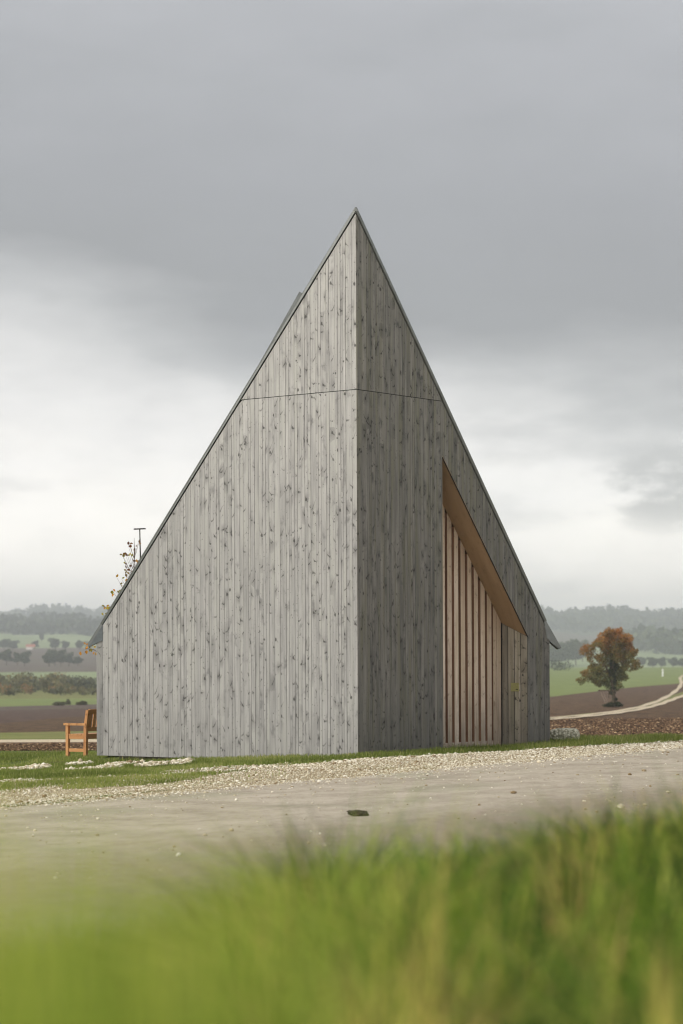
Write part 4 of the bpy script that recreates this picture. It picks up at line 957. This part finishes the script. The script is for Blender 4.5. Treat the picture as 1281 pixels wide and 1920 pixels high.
# clods and straw on the nearest furrows
m, g = material('soil_clod'); M['soil_clod'] = m
finish(g, g.ramp(tone_of(g), [(0, srgb(50, 37, 28)), (.6, srgb(94, 73, 55)), (.9, srgb(124, 98, 74)), (1, srgb(190, 164, 128))]), .95, spec=.1)
n = 60000; D_ = 46.5 + 75 * rr.uniform(0, 1, n) ** 1.2; px_ = rr.uniform(1000, 1320, n); X_ = (px_ - PX) / F * D_
fe = e_right(1.); kp = np.array([d > e_right(p) + .2 for d, p in zip(D_, px_)]); X_, D_ = X_[kp], D_[kp]
size = np.minimum(rr.lognormal(math.log(.020), .55, len(X_)), .06); stones('clods', np.stack([X_, D_, gz(X_, D_) + size * .1], -1), size, M['soil_clod'], 'loose brown clods on the right ploughed field', 6)
n = 9000; D_ = rr.uniform(52, 61, n); px_ = rr.uniform(-40, 200, n); X_ = (px_ - PX) / F * D_
size = np.minimum(rr.lognormal(math.log(.015), .5, n), .04); stones('clods', np.stack([X_, D_, gz(X_, D_) + size * .1], -1), size, M['soil_clod'], 'clods and straw on the dark strip behind the bench', 7)

def blades(name, P, h, wd_, tone, mat, label, seed, lean=.5, seg=3, kind='stuff'):
    rr = np.random.default_rng(seed); n = len(P); a_ = rr.uniform(0, 6.28, n); dirv = np.stack([np.cos(a_), np.sin(a_), np.zeros(n)], -1)
    b_ = a_ + 1.57 + rr.normal(0, .5, n); side = np.stack([np.cos(b_), np.sin(b_), np.zeros(n)], -1); ln = lean * rr.uniform(.1, 1.2, n)
    V = []; T = []
    for k in range(seg + 1):
        u = k / seg; c = P + dirv * (h * ln * u ** 2)[:, None] + np.array([0, 0, 1]) * (h * (u - .25 * ln * u ** 3))[:, None]
        wk = (wd_ * (1 - u ** 1.6) * .5 + .0003)[:, None]
        V += [c - side * wk, c + side * wk]; T += [tone - .12 * (1 - u), tone - .12 * (1 - u)]
    V = np.stack(V, 1); m_ = V.shape[1]; T = np.stack(T, 1)
    f = np.array([[2 * k, 2 * k + 1, 2 * k + 3, 2 * k + 2] for k in range(seg)]); Fq = (f[None] + np.arange(n)[:, None, None] * m_).reshape(-1, 4)
    return tag(np_mesh(name, V.reshape(-1, 3), Fq, mat, np.clip(T, 0, 1).ravel()), label, 'grass', kind=kind)
n = 22000; t_ = rr.uniform(-12, 7, n); s_ = shoulder(t_) - rr.uniform(0, 1, n) ** 1.4 * 1.9; X_, Y_ = ts_to_xy(t_, s_); kp = (X_ < -.8) & (np.abs(X_ / Y_) < .22) & (vnoise(X_, Y_, 2.2, 6) < .25); X_, Y_ = X_[kp], Y_[kp]
size = np.minimum(rr.lognormal(math.log(.009), .5, len(X_)), .03); stones('gravel', np.stack([X_, Y_, gz(X_, Y_) + size * .5], -1), size, M['pebble'], 'thin gravel mixed into the grass at the left', 9)
PT = [(28, 1431, .42, .9), (110, 1430, .35, .6), (150, 1433, .3, .5), (235, 1433, .3, .6), (300, 1434, .45, .7), (328, 1430, .3, .6), (60, 1441, .5, .8), (190, 1441, .5, .5)]
PT = [(ground_px(a, b, 30), c, d) for a, b, c, d in PT]
def in_patch(X, Y): 
    o = np.zeros(len(X), bool)
    for p_, a_, b_ in PT: o |= ((X - p_.x) / a_) ** 2 + ((Y - p_.y) / b_) ** 2 < 1 + .5 * np.sin(X * 9) 
    return o
n = 60000; Y_ = rr.uniform(33, 44, n); X_ = rr.uniform(-.15, -.05, n) * Y_; kp = in_patch(X_, Y_); X_, Y_ = X_[kp], Y_[kp]; size = rr.lognormal(math.log(.013), .45, len(X_))
stones('gravel', np.stack([X_, Y_, gz(X_, Y_) + .01 + size * .4], -1), size, M['pebble'], 'small patches of white gravel in the grass by the bench', 4)
# short grass between gravel and chapel and round it
n = 250000; Y_ = rr.uniform(34, 50.5, n); X_ = rr.uniform(-.215, .215, n) * Y_; s_ = sdist(X_, Y_)
tt_ = (X_ - R0[0]) * SD[0] + (Y_ - R0[1]) * SD[1]; sh_ = shoulder(tt_)
ins = ((X_ - C0.x) * nl.x + (Y_ - C0.y) * nl.y < -.0) & ((X_ - C0.x) * nr.x + (Y_ - C0.y) * nr.y < -.0)
pat = vnoise(X_, Y_, 1.3, 5)
behind = ins & (Y_ < 50) & (X_ > -4.55) & (X_ < 3.9)
prob = np.where(s_ < sh_ - .05, 1., 0.); prob = np.where((s_ < sh_ - .05) & (X_ < -1.0) & (s_ > sh_ - 1.6), np.where(vnoise(X_, Y_, 2.2, 6) > .35, .9, .12), prob)
prob = np.where((s_ >= sh_) & (s_ < -.8) & (X_ < -.8), np.where(pat > .62 - .17 * np.clip(-s_ - 2, 0, 5), .75, .03), prob)
keep = (rr.uniform(0, 1, n) < prob) & ~behind & ~(in_patch(X_, Y_) & (rr.uniform(0, 1, n) < .93)); X_, Y_ = X_[keep], Y_[keep]
close = sm(X_, -2, 4); h = rr.uniform(.035, .085, len(X_)) * (1 + .45 * close) * (1 + .3 * np.clip(vnoise(X_, Y_, 2.5, 9), -1, 1.3))
tone = np.clip(.45 + .18 * vnoise(X_, Y_, 1.5, 10) + rr.normal(0, .16, len(X_)), 0, .99)
tone = np.where(rr.uniform(0, 1, len(X_)) < .05, 1., tone)
blades('grass', np.stack([X_, Y_, gz(X_, Y_) - .012], -1), h, np.full(len(h), .009), tone, M['blade_far'], 'short green grass around the foot of the chapel', 12, .6)
# long grass on the near bank
n = 42000; Y_ = np.sqrt(rr.uniform(1.6 ** 2, 17.5 ** 2, n)); X_ = rr.uniform(-.19, .19, n) * Y_; s_ = sdist(X_, Y_)
dens = .55 + .45 * np.clip(vnoise(X_, Y_, 3.2, 15), -1, 1); dens = dens * np.where(Y_ < 2.6, .5, 1) * sm(s_, 7.6 + .8 * vnoise(X_, Y_, 1.4, 3), 10.5) * (1 - .93 * sm(Y_, 6.5, 9.5) * (1 - sm(X_ / Y_, -.05, .03)))
keep = (rr.uniform(0, 1, n) < dens); X_, Y_ = X_[keep], Y_[keep]; c_ = X_ / Y_
h = rr.uniform(.20, .40, len(X_)) * (1 + .22 * vnoise(X_, Y_, 4., 16)) * (1 - .62 * sm(Y_, 7, 13)) * (1 + .9 * c_)
tone = np.clip(.34 + .30 * vnoise(X_, Y_, 3.2, 17) + rr.normal(0, .20, len(X_)), 0, .88); tone = np.where((rr.uniform(0, 1, len(X_)) < .10 + .1 * (vnoise(X_, Y_, 6, 18) > .6)) & (c_ > -.09), rr.uniform(.85, 1, len(X_)), tone)
blades('grass', np.stack([X_, Y_, gz(X_, Y_) - .02], -1), h, rr.uniform(.004, .009, len(h)), tone, M['blade_near'], 'long blurred grass on the bank closest to the camera', 19, 1.6, 5)
# the same bank grass to the sides, outside the photo's view
n = 60000; Y_ = rr.uniform(-1, 24, n); X_ = rr.uniform(-9, 9, n); s_ = sdist(X_, Y_); kp = (s_ > 8.2 + .8 * vnoise(X_, Y_, 1.4, 3)) & (np.abs(X_) > .185 * np.maximum(Y_, 0) + .35); X_, Y_ = X_[kp], Y_[kp]
blades('grass', np.stack([X_, Y_, gz(X_, Y_) - .02], -1), rr.uniform(.16, .34, len(X_)) * np.where(sdist(X_, Y_) < 11, .6, 1), rr.uniform(.008, .016, len(X_)), np.clip(.42 + .25 * vnoise(X_, Y_, 2.5, 33) + rr.normal(0, .15, len(X_)), 0, 1), M['blade_near'], 'grass on the bank to both sides of the camera', 34, 1., 4)
# tufts, each with its own colour
nt = 620; ty = np.sqrt(rr.uniform(1.8 ** 2, 9.5 ** 2, nt)); tx = rr.uniform(-.16, .17, nt) * ty; tt_ = np.clip(.45 + .34 * vnoise(tx * 3, ty, 1.6, 51) + rr.normal(0, .24, nt), .0, .99); tt_ = np.where((tt_ > .86) & (tx < -.06 * ty), .6, tt_); th = rr.uniform(.8, 1.35, nt); K = 42; tt_ = np.clip(tt_ - .22 * sm(-tx / ty, .02, .09), 0, 1)
tx2 = np.repeat(tx, K) + rr.normal(0, .055, nt * K); ty2 = np.repeat(ty, K) + rr.normal(0, .055, nt * K); c2 = tx2 / ty2
hh = rr.uniform(.22, .46, nt * K) * np.repeat(th, K) * (1 - .45 * sm(ty2, 6, 10)) * (1 + .9 * c2 + .30 * np.exp(-((c2 + .0) / .035) ** 2) - .22 * np.exp(-((c2 + .075) / .03) ** 2))
blades('grass', np.stack([tx2, ty2, gz(tx2, ty2) - .02], -1), hh, rr.uniform(.004, .011, nt * K), np.clip(np.repeat(tt_, K) + rr.normal(0, .06, nt * K), 0, 1), M['blade_near'], 'dense tufts of green and yellowed grass on the near bank', 31, 1.9, 6)
# broad arching leaves and dry tufts on the bank
n = 1500; Y_ = rr.uniform(2.2, 5.5, n); c_ = rr.uniform(-.12, .17, n); cl_ = vnoise(c_ * 30, Y_ * 1.2, 1.3, 27) > .15; Y_, c_ = Y_[cl_], c_[cl_]; X_ = c_ * Y_
blades('grass', np.stack([X_, Y_, gz(X_, Y_) - .02], -1), rr.uniform(.26, .50, len(X_)) * (1 + 1. * c_), rr.uniform(.012, .026, len(X_)), np.where((rr.uniform(0, 1, len(X_)) < .28) & (X_ > -.05 * Y_), rr.uniform(.86, 1, len(X_)), rr.uniform(.0, .85, len(X_))), M['blade_near'], 'broad arching grass leaves, some dry and tan, on the near bank', 28, 2.1, 7)
tuf = [(450, 1600, 4.4, .45), (480, 1625, 4.2, .6), (560, 1610, 4.5, .5), (600, 1590, 5., .4), (650, 1590, 4.8, .55), (690, 1600, 4.6, .35), (860, 1590, 5., .5), (900, 1570, 5., .4), (985, 1560, 5.2, .35), (1190, 1490, 5., .4), (735, 1575, 5., .8), (770, 1580, 5.2, .9), (525, 1600, 4.6, .97), (800, 1640, 4., .9), (1075, 1500, 5., .96), (1240, 1510, 4.5, .5), (1150, 1510, 5., .45), (820, 1740, 3.2, .98), (700, 1700, 3.5, .9), (950, 1640, 4.2, .75), (1040, 1600, 4.6, .3), (620, 1700, 3.6, .7), (1250, 1720, 3., .95)]
TX, TY, TH_, TT = [], [], [], []
for (px_, py_, D_, tn_) in tuf:
    for _ in range(16): 
        y_ = D_ + rr.normal(0, .12); TX.append((px_ + rr.normal(0, 16) - PX) / F * y_); TY.append(y_); zt_ = -(py_ + abs(rr.normal(0, 45)) - HY) / F * y_; TH_.append(max(.1, zt_ - float(zrel(TX[-1], y_)))); TT.append(min(1, max(0, tn_ + rr.normal(0, .06))))
TX, TY = np.array(TX), np.array(TY); blades('grass', np.stack([TX, TY, gz(TX, TY)], -1), np.array(TH_), rr.uniform(.005, .010, len(TX)), np.array(TT), M['blade_near'], 'separate taller yellowish tufts on the near bank', 29, .35, 5)
# a few tall stems right before the lens at the left
n = 620; Y_ = rr.uniform(.9, 1.9, n); q_ = rr.uniform(0, 1, n); X_ = (-.16 + .15 * q_ ** 1.3) * Y_; ztop = -(1430 + 130 * q_ + 380 * rr.uniform(0, 1, n) ** 1.0 - HY) / F * Y_
zb = zrel(X_, Y_); blades('grass', np.stack([X_, Y_, CZ + zb], -1), np.maximum(ztop - zb, .2) * 1.02, np.full(n, .0035), np.clip(rr.normal(.40, .12, n) + .38 * (1 - sm(-ztop / Y_, .07, .13)), .1, .85), M['blade_near'], 'thin tall grass stems at the near left bank edge', 23, .12, 5)
# stalks rising over the lane at the right
n = 60; Y_ = rr.uniform(3.2, 6.5, n); X_ = rr.uniform(.02, .15, n) * Y_; ztop = -(rr.uniform(1440, 1600, n) - HY) / F * Y_; zb = zrel(X_, Y_)
blades('grass', np.stack([X_, Y_, CZ + zb], -1), np.maximum(ztop - zb, .2), np.full(n, .004), np.clip(rr.normal(.6, .25, n), 0, 1), M['blade_near'], 'taller sparse grass stalks rising on the near right bank', 24, .25, 5)

# ------------------------------------------------------------------ haze
m = bpy.data.materials.new('haze_air'); m.use_nodes = True
for nd in list(m.node_tree.nodes): m.node_tree.nodes.remove(nd)
g = G(m.node_tree)
vol = g.n('ShaderNodeVolumePrincipled', {'Color': (.91, .94, 1., 1), 'Density': 3.1e-4, 'Anisotropy': .4})
g.n('ShaderNodeOutputMaterial', {'Volume': vol.outputs[0]})
mb = MB(); zlo, zhi = -60, 150
mb.box((0, 2950, (zlo + zhi) / 2), (15200, 0, 0), (0, 3050, 0), (0, 0, (zhi - zlo) / 2))
tag(mb.build('haze', m), 'thin pale haze lying over the valley', 'haze', kind='stuff')
